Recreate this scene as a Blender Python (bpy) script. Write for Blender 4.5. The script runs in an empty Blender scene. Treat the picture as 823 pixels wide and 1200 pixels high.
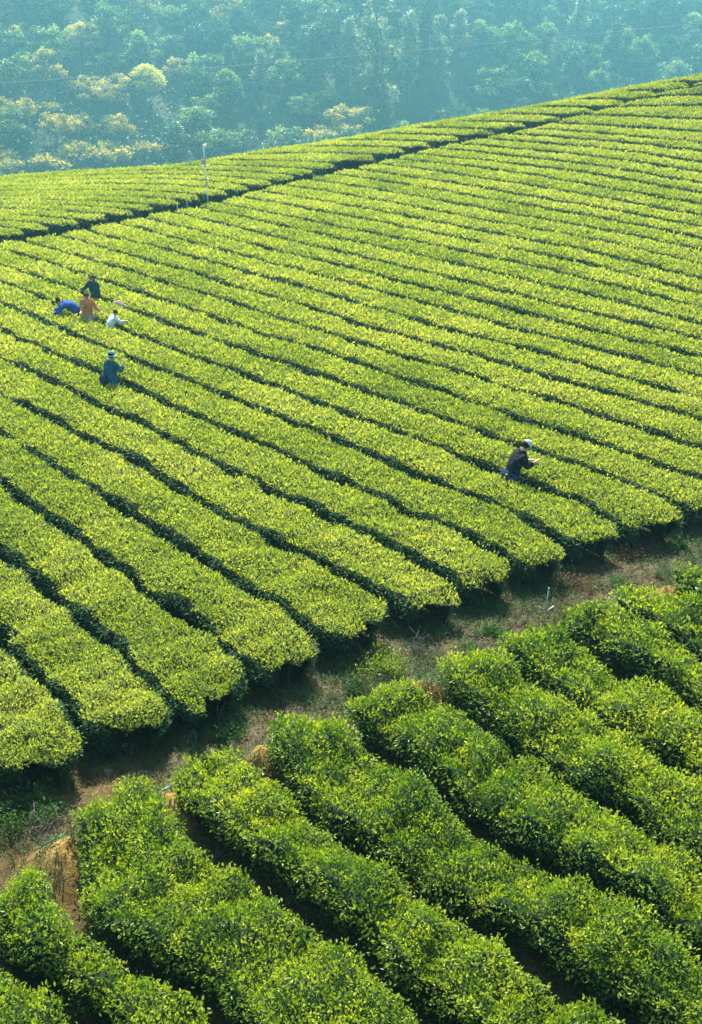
import bpy, bmesh, math, json, random
import numpy as np
from mathutils import Vector, Matrix
rng = np.random.default_rng(7)
random.seed(7)
S = bpy.context.scene
COL = S.collection
R = math.radians

# ------------------------------------------------------------------ camera
PITCH = 25.0
CAMZ = 11.0                                   # metres above the datum used by the field survey below
cam = bpy.data.cameras.new("camera")
cam.sensor_fit = 'VERTICAL'; cam.sensor_height = 24.0; cam.sensor_width = 24.0
cam.lens = 26.0
cam.clip_start = 0.1; cam.clip_end = 2000
camo = bpy.data.objects.new("camera", cam); COL.objects.link(camo)
camo.location = (0, 0, CAMZ); camo.rotation_euler = (R(90 - PITCH), 0, 0)
S.camera = camo

# ------------------------------------------------------------------ world, sun, exposure
SUN_EL, SUN_AZ = 48.0, -5.0                   # azimuth from +Y, positive to the right
w = bpy.data.worlds.new("World"); S.world = w; w.use_nodes = True
nt = w.node_tree; nt.nodes.clear()
sky = nt.nodes.new("ShaderNodeTexSky"); sky.sky_type = 'NISHITA'; sky.sun_disc = False
sky.sun_elevation = R(SUN_EL); sky.sun_rotation = R(SUN_AZ)
bg = nt.nodes.new("ShaderNodeBackground"); bg.inputs[1].default_value = 0.12
wo = nt.nodes.new("ShaderNodeOutputWorld")
nt.links.new(sky.outputs[0], bg.inputs[0]); nt.links.new(bg.outputs[0], wo.inputs[0])
sl = bpy.data.lights.new("sun", 'SUN'); sl.energy = 5.0; sl.angle = R(0.5); sl.color = (1.0, 0.94, 0.82)
so = bpy.data.objects.new("sun", sl); COL.objects.link(so); so.location = (0, 60, 60)
_d = Vector((math.sin(R(SUN_AZ)) * math.cos(R(SUN_EL)), math.cos(R(SUN_AZ)) * math.cos(R(SUN_EL)), math.sin(R(SUN_EL))))
so.rotation_euler = (-_d).to_track_quat('-Z', 'Y').to_euler()
S.view_settings.view_transform = 'Standard'; S.view_settings.look = 'None'
S.view_settings.exposure = 1.46; S.view_settings.gamma = 1.0
S.cycles.volume_bounces = 1; S.cycles.max_bounces = 8; S.cycles.transmission_bounces = 6
S.cycles.diffuse_bounces = 3; S.cycles.glossy_bounces = 2
S.cycles.use_denoising = True

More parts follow.
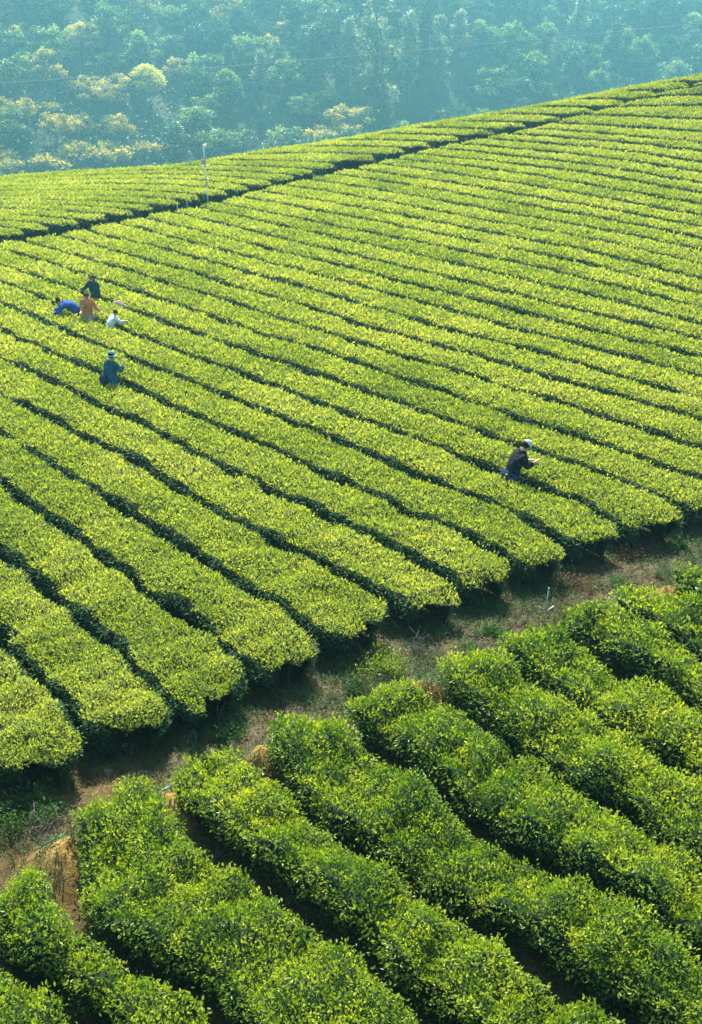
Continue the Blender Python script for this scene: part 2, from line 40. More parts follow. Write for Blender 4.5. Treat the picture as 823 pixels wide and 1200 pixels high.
# ------------------------------------------------------------------ field survey: plan of every furrow (world metres)
D = json.loads(r'''{"co":[-9.4797,0.31899,1.11419,0.43991,1.70808,0.35187,0.26133,0.27687,1.35579,0.1314,0.14985,0.46163,0.38569],"main":{"ang":-45,"s0":-48,"ds":1.0,"ea":7,"T":[[7075,7085,7096,7108,7120,7134,7150,7168,7188,7209,7233,7257,7281,7306,7329,7351,7370,7387,7400,7410,7416,7418,7417,7413,7407,7399,7389,7378,7367,7356,7345,7334,7323,7314,7304,7295,7286,7278,7270,7262,7254,7246,7238,7231,7223,7215,7208,7200,7192,7185,7177],[6929,6938,6948,6958,6969,6982,6997,7014,7034,7056,7080,7105,7131,7156,7181,7204,7224,7241,7254,7264,7269,7270,7268,7264,7256,7247,7237,7227,7216,7204,7194,7183,7173,7163,7154,7145,7136,7128,7120,7112,7104,7096,7088,7081,7073,7065,7058,7050,7042,7035,7027],[6785,6792,6800,6808,6818,6829,6843,6859,6878,6901,6925,6952,6979,7007,7033,7057,7079,7096,7110,7118,7123,7123,7119,7113,7105,7096,7085,7074,7064,7053,7042,7032,7022,7013,7003,6995,6986,6978,6970,6962,6954,6946,6938,6931,6923,6915,6908,6900,6892,6885,6877],[6642,6647,6653,6659,6667,6676,6687,6702,6720,6743,6768,6797,6827,6858,6887,6914,6937,6955,6968,6975,6977,6975,6970,6962,6953,6943,6932,6922,6911,6900,6890,6881,6871,6862,6853,6844,6836,6828,6820,6812,6804,6796,6789,6781,6773,6766,6758,6750,6742,6735,6727],[6500,6504,6508,6512,6517,6523,6532,6543,6559,6581,6608,6639,6674,6709,6744,6774,6800,6818,6829,6833,6832,6827,6819,6810,6800,6789,6779,6768,6758,6748,6738,6729,6720,6711,6703,6694,6686,6678,6670,6662,6654,6647,6639,6631,6623,6616,6608,6600,6592,6585,6577],[6359,6362,6364,6366,6369,6372,6377,6385,6397,6414,6440,6475,6517,6563,6606,6642,6669,6684,6691,6690,6685,6677,6667,6656,6645,6635,6624,6614,6605,6595,6586,6577,6569,6561,6552,6544,6536,6528,6520,6513,6505,6497,6489,6481,6474,6466,6458,6450,6442,6435,6427],[6220,6220,6221,6221,6222,6224,6226,6230,6236,6248,6268,6302,6355,6420,6480,6521,6543,6551,6550,6544,6534,6523,6511,6500,6489,6479,6469,6460,6451,6442,6434,6426,6418,6410,6402,6394,6386,6378,6371,6363,6355,6347,6339,6332,6324,6316,6308,6300,6292,6284,6277],[6081,6080,6079,6078,6078,6078,6079,6081,6086,6093,6104,6128,6185,6289,6369,6400,6410,6409,6401,6390,6378,6365,6353,6342,6332,6323,6314,6305,6297,6290,6282,6274,6267,6259,6252,6244,6236,6229,6221,6213,6205,6198,6190,6182,6174,6166,6158,6150,6142,6134,6126],[5942,5940,5938,5936,5935,5934,5935,5938,5945,5958,5983,6025,6086,6145,6198,6234,6249,6249,6241,6229,6216,6204,6193,6183,6174,6166,6159,6151,6144,6137,6130,6123,6116,6109,6101,6094,6086,6079,6071,6064,6056,6048,6040,6032,6024,6016,6008,6000,5992,5984,5976],[5804,5801,5799,5796,5794,5793,5794,5800,5812,5832,5859,5892,5928,5965,6005,6045,6066,6070,6065,6057,6047,6039,6030,6023,6016,6010,6003,5997,5991,5985,5978,5972,5965,5958,5951,5944,5936,5929,5921,5914,5906,5898,5890,5883,5875,5867,5858,5850,5842,5834,5826],[5665,5663,5661,5659,5657,5656,5657,5663,5675,5695,5722,5739,5750,5763,5782,5813,5847,5867,5874,5874,5873,5870,5867,5863,5858,5853,5849,5843,5838,5832,5826,5820,5814,5807,5801,5794,5787,5779,5772,5764,5756,5749,5741,5733,5725,5717,5709,5700,5692,5684,5676],[5527,5526,5525,5524,5523,5523,5524,5526,5529,5534,5548,5563,5578,5594,5617,5626,5624,5645,5671,5686,5696,5700,5702,5701,5700,5697,5693,5689,5685,5680,5675,5669,5663,5657,5650,5644,5637,5629,5622,5615,5607,5599,5591,5583,5575,5567,5559,5550,5542,5534,5526],[5390,5390,5389,5389,5390,5392,5394,5396,5399,5407,5424,5437,5438,5445,5469,5476,5474,5482,5494,5508,5522,5531,5537,5540,5540,5540,5538,5535,5532,5528,5523,5518,5512,5506,5500,5493,5487,5480,5472,5465,5457,5449,5441,5433,5425,5417,5409,5401,5392,5384,5375],[5254,5255,5255,5256,5257,5261,5267,5275,5284,5291,5297,5305,5315,5330,5345,5358,5368,5375,5374,5365,5363,5367,5373,5378,5381,5382,5382,5381,5379,5375,5371,5367,5361,5356,5350,5343,5337,5330,5322,5315,5308,5300,5292,5284,5276,5267,5259,5250,5242,5234,5225],[5118,5121,5123,5124,5126,5128,5135,5147,5159,5165,5178,5194,5209,5217,5223,5228,5232,5232,5225,5218,5215,5215,5217,5220,5223,5226,5227,5227,5226,5223,5220,5215,5210,5205,5199,5193,5187,5180,5173,5165,5158,5150,5142,5134,5126,5118,5109,5100,5092,5083,5075],[4982,4987,4991,4996,4999,4999,4998,5006,5019,5028,5039,5059,5073,5076,5071,5073,5078,5088,5090,5080,5072,5066,5063,5064,5068,5071,5073,5074,5073,5071,5067,5064,5059,5054,5049,5043,5036,5030,5023,5016,5008,5001,4993,4985,4976,4968,4959,4950,4942,4933,4924],[4846,4852,4859,4867,4876,4888,4897,4898,4900,4907,4917,4923,4920,4926,4938,4945,4951,4952,4949,4938,4918,4901,4907,4914,4918,4920,4921,4921,4920,4918,4915,4912,4908,4903,4898,4892,4886,4880,4873,4866,4859,4851,4843,4835,4827,4818,4809,4800,4791,4782,4773],[4710,4719,4727,4734,4742,4748,4754,4760,4765,4772,4783,4794,4801,4807,4809,4807,4810,4818,4811,4797,4791,4786,4780,4773,4769,4769,4769,4768,4767,4766,4763,4760,4756,4752,4747,4741,4736,4730,4723,4716,4709,4702,4694,4685,4677,4668,4659,4650,4641,4632,4622],[4575,4584,4593,4601,4608,4613,4620,4631,4642,4651,4656,4654,4656,4662,4658,4657,4659,4646,4636,4630,4628,4622,4614,4615,4618,4619,4619,4617,4616,4614,4611,4608,4604,4600,4596,4591,4585,4580,4573,4567,4560,4552,4544,4536,4527,4518,4509,4500,4490,4481,4471],[4437,4448,4459,4469,4479,4489,4497,4502,4502,4501,4500,4497,4491,4490,4492,4495,4497,4493,4486,4478,4475,4478,4475,4472,4472,4471,4468,4466,4464,4462,4459,4456,4452,4448,4444,4440,4435,4430,4424,4417,4410,4403,4395,4387,4378,4369,4359,4350,4340,4330,4320],[4298,4311,4323,4335,4344,4348,4349,4349,4347,4341,4341,4353,4359,4349,4341,4339,4335,4330,4326,4328,4333,4338,4336,4326,4321,4318,4317,4316,4313,4310,4307,4303,4300,4297,4293,4289,4285,4280,4274,4268,4261,4254,4246,4237,4228,4219,4209,4199,4189,4179,4169],[4159,4170,4182,4194,4206,4214,4213,4212,4210,4207,4204,4202,4201,4200,4200,4198,4192,4188,4190,4200,4200,4193,4195,4194,4190,4184,4177,4170,4163,4158,4154,4151,4148,4145,4142,4138,4135,4130,4125,4119,4113,4105,4097,4088,4079,4069,4059,4049,4038,4027,4017],[4019,4027,4035,4042,4047,4049,4048,4048,4054,4058,4052,4046,4043,4045,4051,4049,4041,4032,4030,4037,4045,4050,4049,4053,4057,4049,4035,4021,4012,4006,4001,3998,3995,3993,3991,3989,3985,3982,3977,3971,3964,3956,3948,3939,3929,3919,3909,3898,3887,3876,3865],[3879,3882,3884,3885,3884,3886,3889,3899,3910,3906,3898,3896,3893,3882,3886,3890,3885,3880,3878,3886,3897,3905,3909,3907,3902,3895,3881,3868,3863,3854,3848,3845,3843,3842,3841,3840,3837,3833,3828,3823,3816,3808,3799,3790,3780,3769,3758,3747,3736,3724,3713],[3736,3736,3735,3734,3733,3731,3728,3726,3727,3737,3748,3744,3739,3737,3737,3740,3742,3740,3736,3732,3733,3740,3748,3752,3753,3749,3736,3718,3705,3695,3693,3693,3694,3694,3693,3691,3689,3685,3681,3675,3668,3660,3651,3641,3630,3619,3608,3596,3584,3572,3560],[3591,3589,3587,3586,3585,3587,3587,3587,3589,3589,3585,3579,3579,3586,3588,3587,3587,3589,3593,3594,3588,3586,3592,3603,3609,3600,3592,3575,3556,3546,3547,3547,3547,3546,3545,3544,3542,3538,3534,3528,3520,3512,3502,3492,3480,3469,3457,3445,3432,3420,3407],[3445,3443,3441,3438,3432,3427,3427,3427,3427,3425,3417,3412,3416,3422,3425,3428,3433,3440,3445,3439,3435,3441,3440,3442,3448,3440,3439,3435,3422,3410,3406,3402,3400,3399,3399,3398,3396,3393,3387,3381,3373,3364,3353,3342,3331,3318,3306,3293,3280,3267,3254],[3298,3297,3296,3297,3300,3302,3298,3293,3288,3282,3278,3276,3276,3277,3277,3281,3283,3274,3274,3284,3284,3278,3279,3274,3275,3280,3281,3283,3276,3268,3265,3257,3253,3254,3255,3255,3252,3248,3242,3234,3225,3216,3205,3193,3180,3168,3154,3141,3128,3114,3101],[3152,3151,3150,3147,3143,3143,3155,3157,3143,3132,3128,3126,3126,3116,3104,3107,3120,3117,3115,3118,3113,3111,3121,3125,3119,3112,3102,3104,3112,3118,3119,3121,3121,3119,3116,3113,3109,3103,3096,3088,3078,3068,3056,3043,3030,3016,3003,2989,2975,2961,2948],[3006,3005,3005,3005,3005,3001,2995,2989,2984,2979,2976,2973,2969,2963,2961,2965,2970,2974,2977,2975,2970,2965,2966,2972,2974,2971,2968,2964,2964,2966,2968,2975,2980,2980,2977,2972,2966,2960,2952,2942,2932,2920,2907,2893,2879,2865,2851,2836,2822,2808,2795],[2859,2858,2857,2856,2854,2851,2848,2844,2839,2831,2825,2823,2825,2826,2822,2818,2815,2815,2819,2819,2819,2822,2829,2831,2823,2815,2817,2814,2817,2822,2824,2824,2831,2833,2831,2827,2823,2817,2808,2797,2785,2771,2757,2742,2727,2713,2698,2684,2670,2656,2642],[2711,2709,2706,2704,2699,2684,2669,2669,2676,2676,2676,2679,2676,2674,2675,2671,2666,2668,2670,2669,2666,2662,2661,2666,2661,2659,2661,2668,2673,2680,2680,2676,2670,2670,2672,2680,2680,2675,2665,2652,2638,2622,2606,2590,2575,2560,2545,2531,2517,2503,2489],[2563,2557,2550,2542,2534,2532,2533,2532,2529,2526,2525,2521,2516,2519,2529,2528,2517,2510,2512,2514,2514,2513,2507,2502,2502,2508,2508,2520,2527,2525,2524,2527,2535,2539,2540,2540,2538,2530,2519,2505,2488,2471,2454,2437,2421,2406,2392,2378,2364,2351,2337],[2412,2405,2398,2390,2381,2372,2372,2374,2375,2376,2373,2374,2380,2380,2373,2365,2368,2371,2368,2366,2364,2359,2357,2359,2361,2358,2358,2369,2375,2377,2377,2376,2385,2388,2388,2386,2383,2379,2370,2355,2336,2317,2299,2282,2266,2252,2238,2225,2212,2199,2186],[2259,2254,2250,2247,2245,2245,2241,2235,2234,2235,2233,2229,2226,2224,2222,2220,2216,2217,2218,2213,2207,2204,2205,2214,2221,2222,2219,2221,2220,2223,2228,2226,2216,2222,2229,2221,2224,2230,2219,2199,2178,2158,2141,2126,2111,2098,2085,2072,2060,2048,2035],[2106,2104,2102,2101,2101,2099,2096,2092,2087,2083,2084,2086,2085,2084,2083,2081,2077,2075,2073,2068,2065,2064,2068,2071,2069,2072,2074,2076,2076,2075,2077,2080,2077,2076,2081,2081,2082,2075,2049,2028,2010,1996,1982,1969,1957,1944,1932,1920,1908,1896,1884],[1955,1954,1953,1953,1952,1950,1948,1946,1943,1943,1945,1947,1946,1942,1936,1932,1931,1931,1928,1925,1923,1922,1919,1922,1925,1922,1922,1923,1922,1924,1929,1933,1930,1925,1923,1922,1919,1898,1869,1855,1845,1835,1825,1814,1803,1791,1780,1768,1757,1745,1734],[1805,1804,1803,1803,1802,1801,1800,1799,1799,1800,1802,1805,1808,1807,1801,1795,1789,1784,1785,1785,1781,1780,1780,1779,1780,1781,1779,1780,1781,1785,1783,1775,1771,1771,1774,1773,1762,1740,1717,1702,1690,1680,1669,1659,1648,1638,1627,1616,1605,1594,1584],[1654,1654,1653,1653,1652,1651,1651,1651,1652,1654,1656,1657,1658,1657,1652,1647,1642,1641,1639,1637,1639,1642,1640,1638,1637,1635,1631,1626,1626,1627,1625,1623,1621,1619,1621,1623,1615,1596,1576,1558,1542,1528,1516,1505,1495,1485,1474,1464,1454,1443,1433],[1504,1503,1503,1503,1502,1502,1503,1503,1504,1505,1506,1507,1506,1504,1502,1498,1495,1493,1495,1501,1505,1503,1502,1499,1497,1497,1492,1485,1479,1479,1480,1479,1480,1481,1483,1477,1469,1454,1433,1412,1393,1377,1364,1353,1342,1332,1322,1312,1303,1293,1283],[1353,1353,1353,1353,1353,1353,1353,1354,1355,1355,1355,1355,1354,1353,1351,1350,1349,1348,1349,1351,1350,1347,1346,1351,1349,1348,1347,1345,1343,1337,1332,1323,1319,1319,1326,1330,1323,1302,1279,1259,1241,1226,1213,1201,1191,1181,1171,1161,1151,1142,1132],[1203,1203,1203,1203,1203,1204,1204,1204,1204,1205,1205,1204,1203,1203,1202,1201,1201,1201,1200,1200,1199,1199,1199,1201,1203,1202,1195,1195,1194,1187,1180,1178,1173,1168,1160,1154,1143,1126,1112,1099,1086,1074,1062,1051,1040,1030,1020,1010,1000,991,981],[1053,1053,1053,1053,1053,1054,1054,1054,1054,1054,1054,1053,1053,1053,1052,1052,1052,1051,1051,1051,1051,1052,1053,1056,1058,1061,1062,1057,1049,1042,1035,1025,1019,1017,1013,997,974,960,951,941,932,922,911,901,890,880,870,860,850,840,830],[903,903,903,903,904,904,904,904,904,904,903,903,903,903,902,902,902,902,902,903,904,905,907,909,911,913,913,910,906,901,895,886,879,867,859,844,823,809,798,789,779,770,760,750,740,730,719,709,699,689,679],[753,753,753,753,754,754,754,754,753,753,753,753,753,753,753,753,753,753,754,754,756,757,759,761,762,763,763,761,758,754,748,741,734,728,720,702,682,666,652,640,629,619,609,599,589,579,569,559,549,539,529],[603,603,603,603,603,603,603,603,603,603,603,603,603,603,603,603,603,604,605,606,607,609,610,612,613,613,612,611,608,604,600,594,587,579,568,553,538,522,507,493,481,470,459,449,439,429,418,408,398,388,378],[453,453,453,453,453,453,453,453,453,453,453,453,453,453,453,453,454,455,456,457,458,460,461,462,463,463,462,461,458,455,450,444,436,427,416,403,389,375,360,346,333,321,310,299,288,278,268,258,248,238,228],[304,303,303,303,303,303,303,303,303,303,303,303,303,303,303,304,304,305,306,307,309,310,311,312,313,313,312,311,308,305,300,293,285,276,265,253,240,226,212,199,185,173,161,149,138,128,118,107,97,87,77],[154,154,153,153,153,153,153,153,153,153,153,153,153,153,153,154,155,156,157,158,159,161,162,163,163,163,162,161,158,154,149,142,134,125,114,103,90,77,64,50,37,24,12,0,-11,-22,-33,-43,-53,-63,-73]]},"upper":{"ang":-30,"s0":-62,"ds":1.5,"ea":12,"T":[[7369,7397,7425,7453,7480,7507,7534,7559,7584,7607,7629,7650,7668,7685,7700,7712,7721,7729,7734,7737,7737,7735,7731,7726,7718,7709,7699,7688,7676,7664,7650,7637,7623,7609,7596],[7218,7246,7274,7302,7330,7357,7383,7409,7434,7458,7480,7500,7519,7536,7550,7562,7572,7580,7585,7587,7588,7586,7582,7576,7568,7559,7549,7538,7526,7513,7500,7486,7473,7459,7445],[7067,7095,7123,7151,7179,7206,7233,7259,7284,7308,7330,7351,7370,7386,7401,7413,7423,7431,7436,7438,7438,7436,7432,7426,7418,7409,7399,7388,7375,7363,7349,7336,7322,7308,7294],[6916,6944,6972,7000,7028,7056,7082,7109,7134,7158,7180,7201,7220,7238,7252,7265,7275,7282,7287,7289,7289,7287,7283,7277,7269,7259,7249,7237,7225,7212,7198,7185,7171,7157,7143],[6764,6792,6821,6849,6877,6905,6932,6958,6984,7008,7031,7052,7072,7089,7104,7117,7127,7134,7139,7141,7141,7138,7134,7127,7119,7109,7098,7086,7074,7061,7047,7034,7020,7006,6992],[6612,6640,6669,6697,6726,6753,6781,6808,6833,6858,6881,6903,6923,6941,6956,6969,6979,6987,6991,6993,6993,6990,6985,6978,6969,6959,6947,6935,6922,6909,6896,6882,6868,6854,6841],[6459,6488,6517,6546,6574,6602,6630,6657,6683,6708,6732,6754,6774,6793,6808,6822,6832,6840,6844,6846,6845,6842,6836,6828,6819,6808,6796,6784,6771,6757,6744,6730,6717,6703,6689],[6306,6336,6365,6393,6422,6450,6478,6506,6532,6558,6582,6605,6626,6645,6661,6675,6686,6694,6698,6700,6698,6694,6688,6679,6669,6657,6645,6632,6618,6605,6591,6578,6565,6551,6538],[6153,6183,6212,6241,6270,6299,6327,6355,6381,6407,6432,6456,6477,6497,6515,6529,6541,6549,6553,6554,6552,6547,6540,6530,6518,6506,6492,6479,6465,6452,6439,6426,6413,6400,6387],[5999,6029,6059,6088,6118,6147,6175,6203,6230,6257,6282,6306,6328,6349,6368,6384,6396,6405,6410,6411,6408,6401,6392,6380,6367,6353,6339,6325,6311,6298,6286,6273,6261,6249,6237],[5845,5876,5906,5936,5965,5995,6024,6052,6079,6106,6131,6156,6179,6201,6220,6238,6252,6262,6268,6269,6265,6256,6244,6230,6214,6199,6184,6170,6157,6144,6132,6121,6109,6098,6087],[5691,5721,5752,5783,5813,5843,5872,5900,5928,5955,5980,6005,6028,6051,6072,6091,6107,6120,6128,6130,6124,6112,6095,6077,6060,6043,6028,6015,6002,5990,5979,5968,5958,5947,5937],[5536,5567,5598,5629,5660,5691,5720,5749,5777,5804,5830,5854,5877,5899,5920,5941,5960,5976,5987,5991,5987,5971,5945,5921,5903,5887,5872,5859,5847,5837,5826,5816,5807,5797,5787],[5381,5412,5444,5475,5507,5538,5569,5598,5627,5654,5680,5704,5726,5747,5767,5786,5805,5824,5840,5848,5841,5822,5798,5771,5748,5730,5716,5704,5693,5683,5674,5665,5656,5647,5638],[5226,5257,5289,5321,5353,5385,5416,5447,5477,5505,5531,5555,5576,5595,5612,5628,5642,5656,5673,5688,5673,5652,5627,5605,5587,5573,5560,5550,5540,5531,5522,5514,5506,5497,5489],[5071,5102,5134,5166,5198,5230,5263,5295,5327,5356,5384,5408,5428,5445,5458,5469,5476,5470,5459,5441,5424,5430,5434,5431,5424,5414,5405,5396,5388,5379,5371,5363,5356,5348,5340],[4917,4948,4979,5010,5041,5074,5107,5141,5175,5207,5237,5264,5285,5299,5305,5305,5308,5312,5306,5287,5270,5261,5259,5259,5257,5253,5248,5242,5235,5228,5221,5213,5206,5198,5190],[4765,4794,4824,4853,4884,4916,4949,4984,5020,5055,5089,5120,5146,5165,5176,5179,5177,5174,5159,5135,5115,5103,5097,5095,5094,5094,5091,5088,5083,5077,5070,5063,5056,5048,5041],[4613,4641,4669,4697,4726,4756,4789,4823,4860,4898,4938,4975,5008,5033,5047,5044,5039,5031,5009,4984,4962,4948,4941,4938,4938,4938,4937,4934,4931,4925,4919,4913,4905,4898,4891],[4463,4489,4516,4542,4569,4597,4626,4658,4694,4734,4778,4823,4865,4898,4917,4924,4927,4914,4869,4828,4806,4795,4790,4788,4787,4786,4785,4783,4779,4774,4768,4762,4755,4747,4740],[4312,4338,4363,4389,4414,4439,4465,4492,4524,4560,4604,4655,4709,4759,4783,4782,4774,4754,4714,4679,4660,4650,4645,4643,4641,4639,4636,4633,4628,4623,4617,4610,4603,4596,4589],[4161,4186,4212,4237,4261,4284,4307,4330,4354,4381,4417,4463,4515,4557,4577,4594,4613,4602,4571,4546,4528,4516,4508,4502,4498,4493,4489,4484,4478,4472,4466,4459,4452,4444,4437],[4008,4034,4060,4085,4110,4133,4155,4175,4193,4209,4228,4262,4326,4384,4415,4437,4455,4467,4439,4417,4400,4387,4375,4366,4357,4350,4343,4336,4330,4322,4315,4308,4300,4292,4284],[3855,3882,3908,3934,3960,3984,4007,4028,4049,4071,4098,4137,4195,4253,4272,4277,4285,4295,4298,4288,4273,4258,4243,4230,4218,4208,4198,4190,4181,4173,4165,4156,4148,4139,4131],[3700,3728,3756,3784,3811,3838,3864,3891,3919,3950,3987,4029,4075,4119,4149,4162,4165,4163,4160,4152,4139,4123,4107,4092,4078,4066,4054,4044,4034,4024,4015,4005,3996,3987,3978],[3545,3574,3604,3634,3664,3694,3725,3758,3793,3831,3872,3914,3953,3988,4017,4030,4034,4038,4029,4015,4000,3984,3968,3952,3937,3923,3910,3898,3886,3875,3865,3855,3844,3834,3824],[3389,3421,3453,3486,3519,3552,3588,3625,3665,3707,3750,3793,3832,3860,3869,3869,3872,3876,3875,3868,3856,3842,3826,3811,3795,3780,3766,3752,3739,3727,3716,3704,3693,3682,3671],[3233,3268,3303,3338,3374,3411,3450,3490,3532,3575,3619,3661,3699,3729,3745,3740,3732,3730,3727,3720,3710,3697,3682,3667,3651,3635,3620,3606,3592,3579,3566,3554,3542,3530,3518],[3079,3116,3153,3191,3230,3269,3310,3352,3394,3437,3479,3519,3555,3586,3608,3619,3611,3598,3587,3576,3564,3551,3536,3521,3505,3489,3474,3459,3444,3431,3417,3404,3391,3378,3366],[2925,2965,3004,3044,3085,3126,3168,3210,3253,3295,3335,3373,3406,3434,3454,3465,3465,3457,3446,3433,3419,3405,3390,3374,3359,3343,3327,3311,3296,3282,3268,3254,3241,3227,3214],[2773,2814,2855,2897,2939,2981,3024,3066,3108,3149,3188,3223,3254,3279,3297,3308,3311,3308,3300,3288,3274,3259,3244,3228,3211,3195,3179,3163,3148,3133,3118,3104,3090,3076,3062],[2621,2664,2706,2749,2792,2835,2878,2920,2962,3001,3038,3072,3101,3124,3141,3153,3158,3157,3151,3141,3128,3113,3097,3080,3064,3047,3031,3015,2999,2984,2969,2954,2940,2925,2911],[2470,2514,2557,2601,2644,2688,2731,2773,2814,2853,2889,2920,2948,2970,2987,2999,3004,3005,3000,2992,2980,2966,2950,2933,2916,2899,2882,2866,2850,2834,2819,2804,2789,2775,2760]]},"near":{"ang":-48,"s0":-16,"ds":0.5,"ea":4,"T":[[2342,2339,2336,2332,2329,2326,2322,2318,2314,2309,2304,2300,2296,2292,2289,2286,2285,2284,2285,2286,2288,2291,2295,2299,2303,2307,2312,2316,2320,2324,2328,2332,2336,2340,2343,2347,2350,2354,2357,2361,2364],[2191,2188,2185,2182,2179,2176,2173,2169,2164,2160,2155,2151,2146,2142,2138,2136,2134,2134,2134,2136,2138,2141,2145,2149,2153,2158,2162,2166,2171,2175,2179,2182,2186,2190,2193,2197,2200,2204,2207,2210,2214],[2040,2038,2035,2032,2030,2027,2023,2020,2016,2011,2007,2002,1997,1992,1988,1985,1983,1982,1983,1985,1988,1992,1996,2000,2004,2008,2013,2017,2021,2025,2029,2032,2036,2040,2043,2047,2050,2054,2057,2060,2064],[1889,1887,1885,1882,1880,1877,1874,1871,1867,1863,1858,1854,1849,1844,1838,1834,1832,1831,1833,1835,1839,1842,1847,1851,1855,1859,1863,1867,1871,1875,1879,1883,1886,1890,1893,1897,1900,1904,1907,1910,1914],[1738,1736,1734,1732,1730,1728,1725,1722,1719,1715,1711,1706,1703,1701,1689,1683,1681,1681,1683,1686,1690,1694,1698,1702,1706,1710,1714,1718,1722,1725,1729,1733,1736,1740,1743,1747,1750,1753,1757,1760,1764],[1587,1585,1583,1581,1580,1578,1576,1574,1572,1569,1566,1562,1559,1556,1548,1541,1535,1534,1536,1538,1542,1546,1550,1554,1558,1561,1565,1568,1572,1576,1579,1583,1586,1590,1593,1597,1600,1603,1607,1610,1613],[1437,1435,1433,1431,1429,1427,1426,1425,1425,1424,1422,1419,1414,1410,1408,1403,1398,1395,1391,1393,1397,1400,1403,1406,1409,1412,1415,1419,1422,1426,1430,1433,1437,1440,1443,1447,1450,1453,1457,1460,1463],[1286,1284,1282,1280,1278,1277,1276,1275,1275,1276,1278,1278,1272,1259,1252,1251,1256,1255,1252,1253,1253,1254,1256,1258,1260,1262,1266,1269,1273,1277,1280,1283,1287,1290,1293,1297,1300,1303,1306,1310,1313],[1136,1134,1131,1129,1127,1126,1124,1124,1123,1123,1122,1119,1114,1112,1110,1102,1098,1097,1097,1098,1100,1107,1110,1109,1110,1113,1117,1120,1124,1127,1131,1134,1137,1140,1143,1147,1150,1153,1156,1159,1163],[986,984,981,979,976,974,972,970,969,966,964,959,951,945,945,945,946,946,944,944,953,963,961,957,961,966,969,973,975,978,981,984,987,990,993,997,1000,1003,1006,1009,1012],[836,834,831,828,825,822,819,816,812,807,801,792,781,778,788,794,797,800,800,811,824,823,822,824,824,823,823,825,827,829,832,834,837,840,843,846,850,853,856,859,862],[687,684,680,677,674,670,666,660,654,648,642,639,637,638,646,651,657,662,665,661,657,658,664,670,674,675,676,676,678,680,682,685,687,690,693,696,700,703,706,709,712],[537,533,530,526,522,517,512,507,500,491,479,464,451,454,465,474,480,477,484,494,501,506,511,516,520,523,525,527,529,530,533,535,538,541,544,547,550,553,556,559,562],[387,383,378,374,369,365,359,353,347,340,335,333,339,348,360,367,364,352,345,345,349,354,359,363,367,371,374,376,378,381,383,385,388,391,394,397,400,403,406,409,412],[237,232,227,222,217,212,207,202,198,195,195,199,206,214,221,223,221,214,208,204,203,205,208,211,215,219,222,225,228,230,233,236,238,241,244,247,250,253,256,259,262],[87,81,76,71,65,60,56,53,51,51,53,58,63,68,72,73,72,68,64,60,58,58,59,61,64,67,70,74,77,80,83,86,89,91,94,97,100,103,106,109,111],[-64,-70,-75,-81,-86,-90,-94,-96,-96,-94,-91,-88,-84,-80,-78,-78,-78,-80,-83,-85,-88,-90,-90,-89,-87,-84,-81,-77,-74,-70,-67,-64,-61,-59,-56,-53,-50,-47,-44,-42,-39]]},"crest":[[-20.8,67.9],[-18.22,67.79],[-15.56,67.24],[-10.39,66.25],[-5.62,68.36],[-0.58,69.17],[4.53,70.13],[9.62,70.22],[14.69,70.5],[18.67,70.48],[20.75,70.26]],"pathmain":[[-14.8,47.17],[-12.95,48.76],[-10.85,50.91],[-8.87,53.13],[-6.69,55.12],[-3.99,58.43],[-0.52,61.12],[4.21,64.59],[9.12,66.1],[14.18,67.69],[17.34,68.88],[20.58,69.6]],"uptips":[[-15.22,48.62],[-14.44,49.46],[-13.42,50.67],[-12.33,51.5],[-11.24,52.94],[-10.19,53.78],[-9.34,54.87],[-8.43,55.73],[-7.32,56.98],[-6.11,57.75],[-5.11,58.77],[-3.8,59.68],[-2.78,60.88],[-1.54,61.96],[-0.54,63.33],[1.82,64.24],[3.49,65.36],[5.01,65.85],[6.12,66.5],[7.27,66.89],[9.29,67.53],[12.3,68.06],[15.35,68.73],[18.45,69.5]],"maintips":[[-4.12,13.56],[-2.97,14.11],[-1.94,15.17],[-0.54,16.35],[0.67,17.51],[2.06,18.31],[3.13,18.99],[4.45,19.99],[5.59,20.63],[7.13,21.64]],"nearheads":[[-4.4,10.61],[-3.7,12.06],[-2.47,13.29],[-1.2,14.05],[0.25,14.98],[1.71,16.0],[2.84,16.83],[3.88,17.66],[4.97,18.36],[6.12,19.09],[6.96,19.55]],"misc":{"navy":[3.66,23.31],"teal":[-6.66,29.6],"dark":[-8.98,38.11],"orange":[-8.75,35.91],"blue":[-9.18,36.21],"white":[-7.85,34.95],"sack":[-7.97,37.35],"pole":[-7.06,55.84],"post":[3.47,17.36],"stake1":[-8.56,54.29],"stake2":[-8.39,54.88],"m1":[-3.69,11.0],"m2":[-2.45,12.08],"m3":[-1.24,13.06],"m4":[1.17,14.88],"m5":[6.03,18.12],"m6":[3.67,16.62],"w1":[2.44,16.68],"w2":[6.63,20.08],"w3":[5.05,18.36],"shrub":[-4.48,11.7],"bush":[0.55,15.72],"twig":[1.08,16.25],"pipe1":[-2.57,12.26],"pipe2":[-3.73,11.39]}}''')

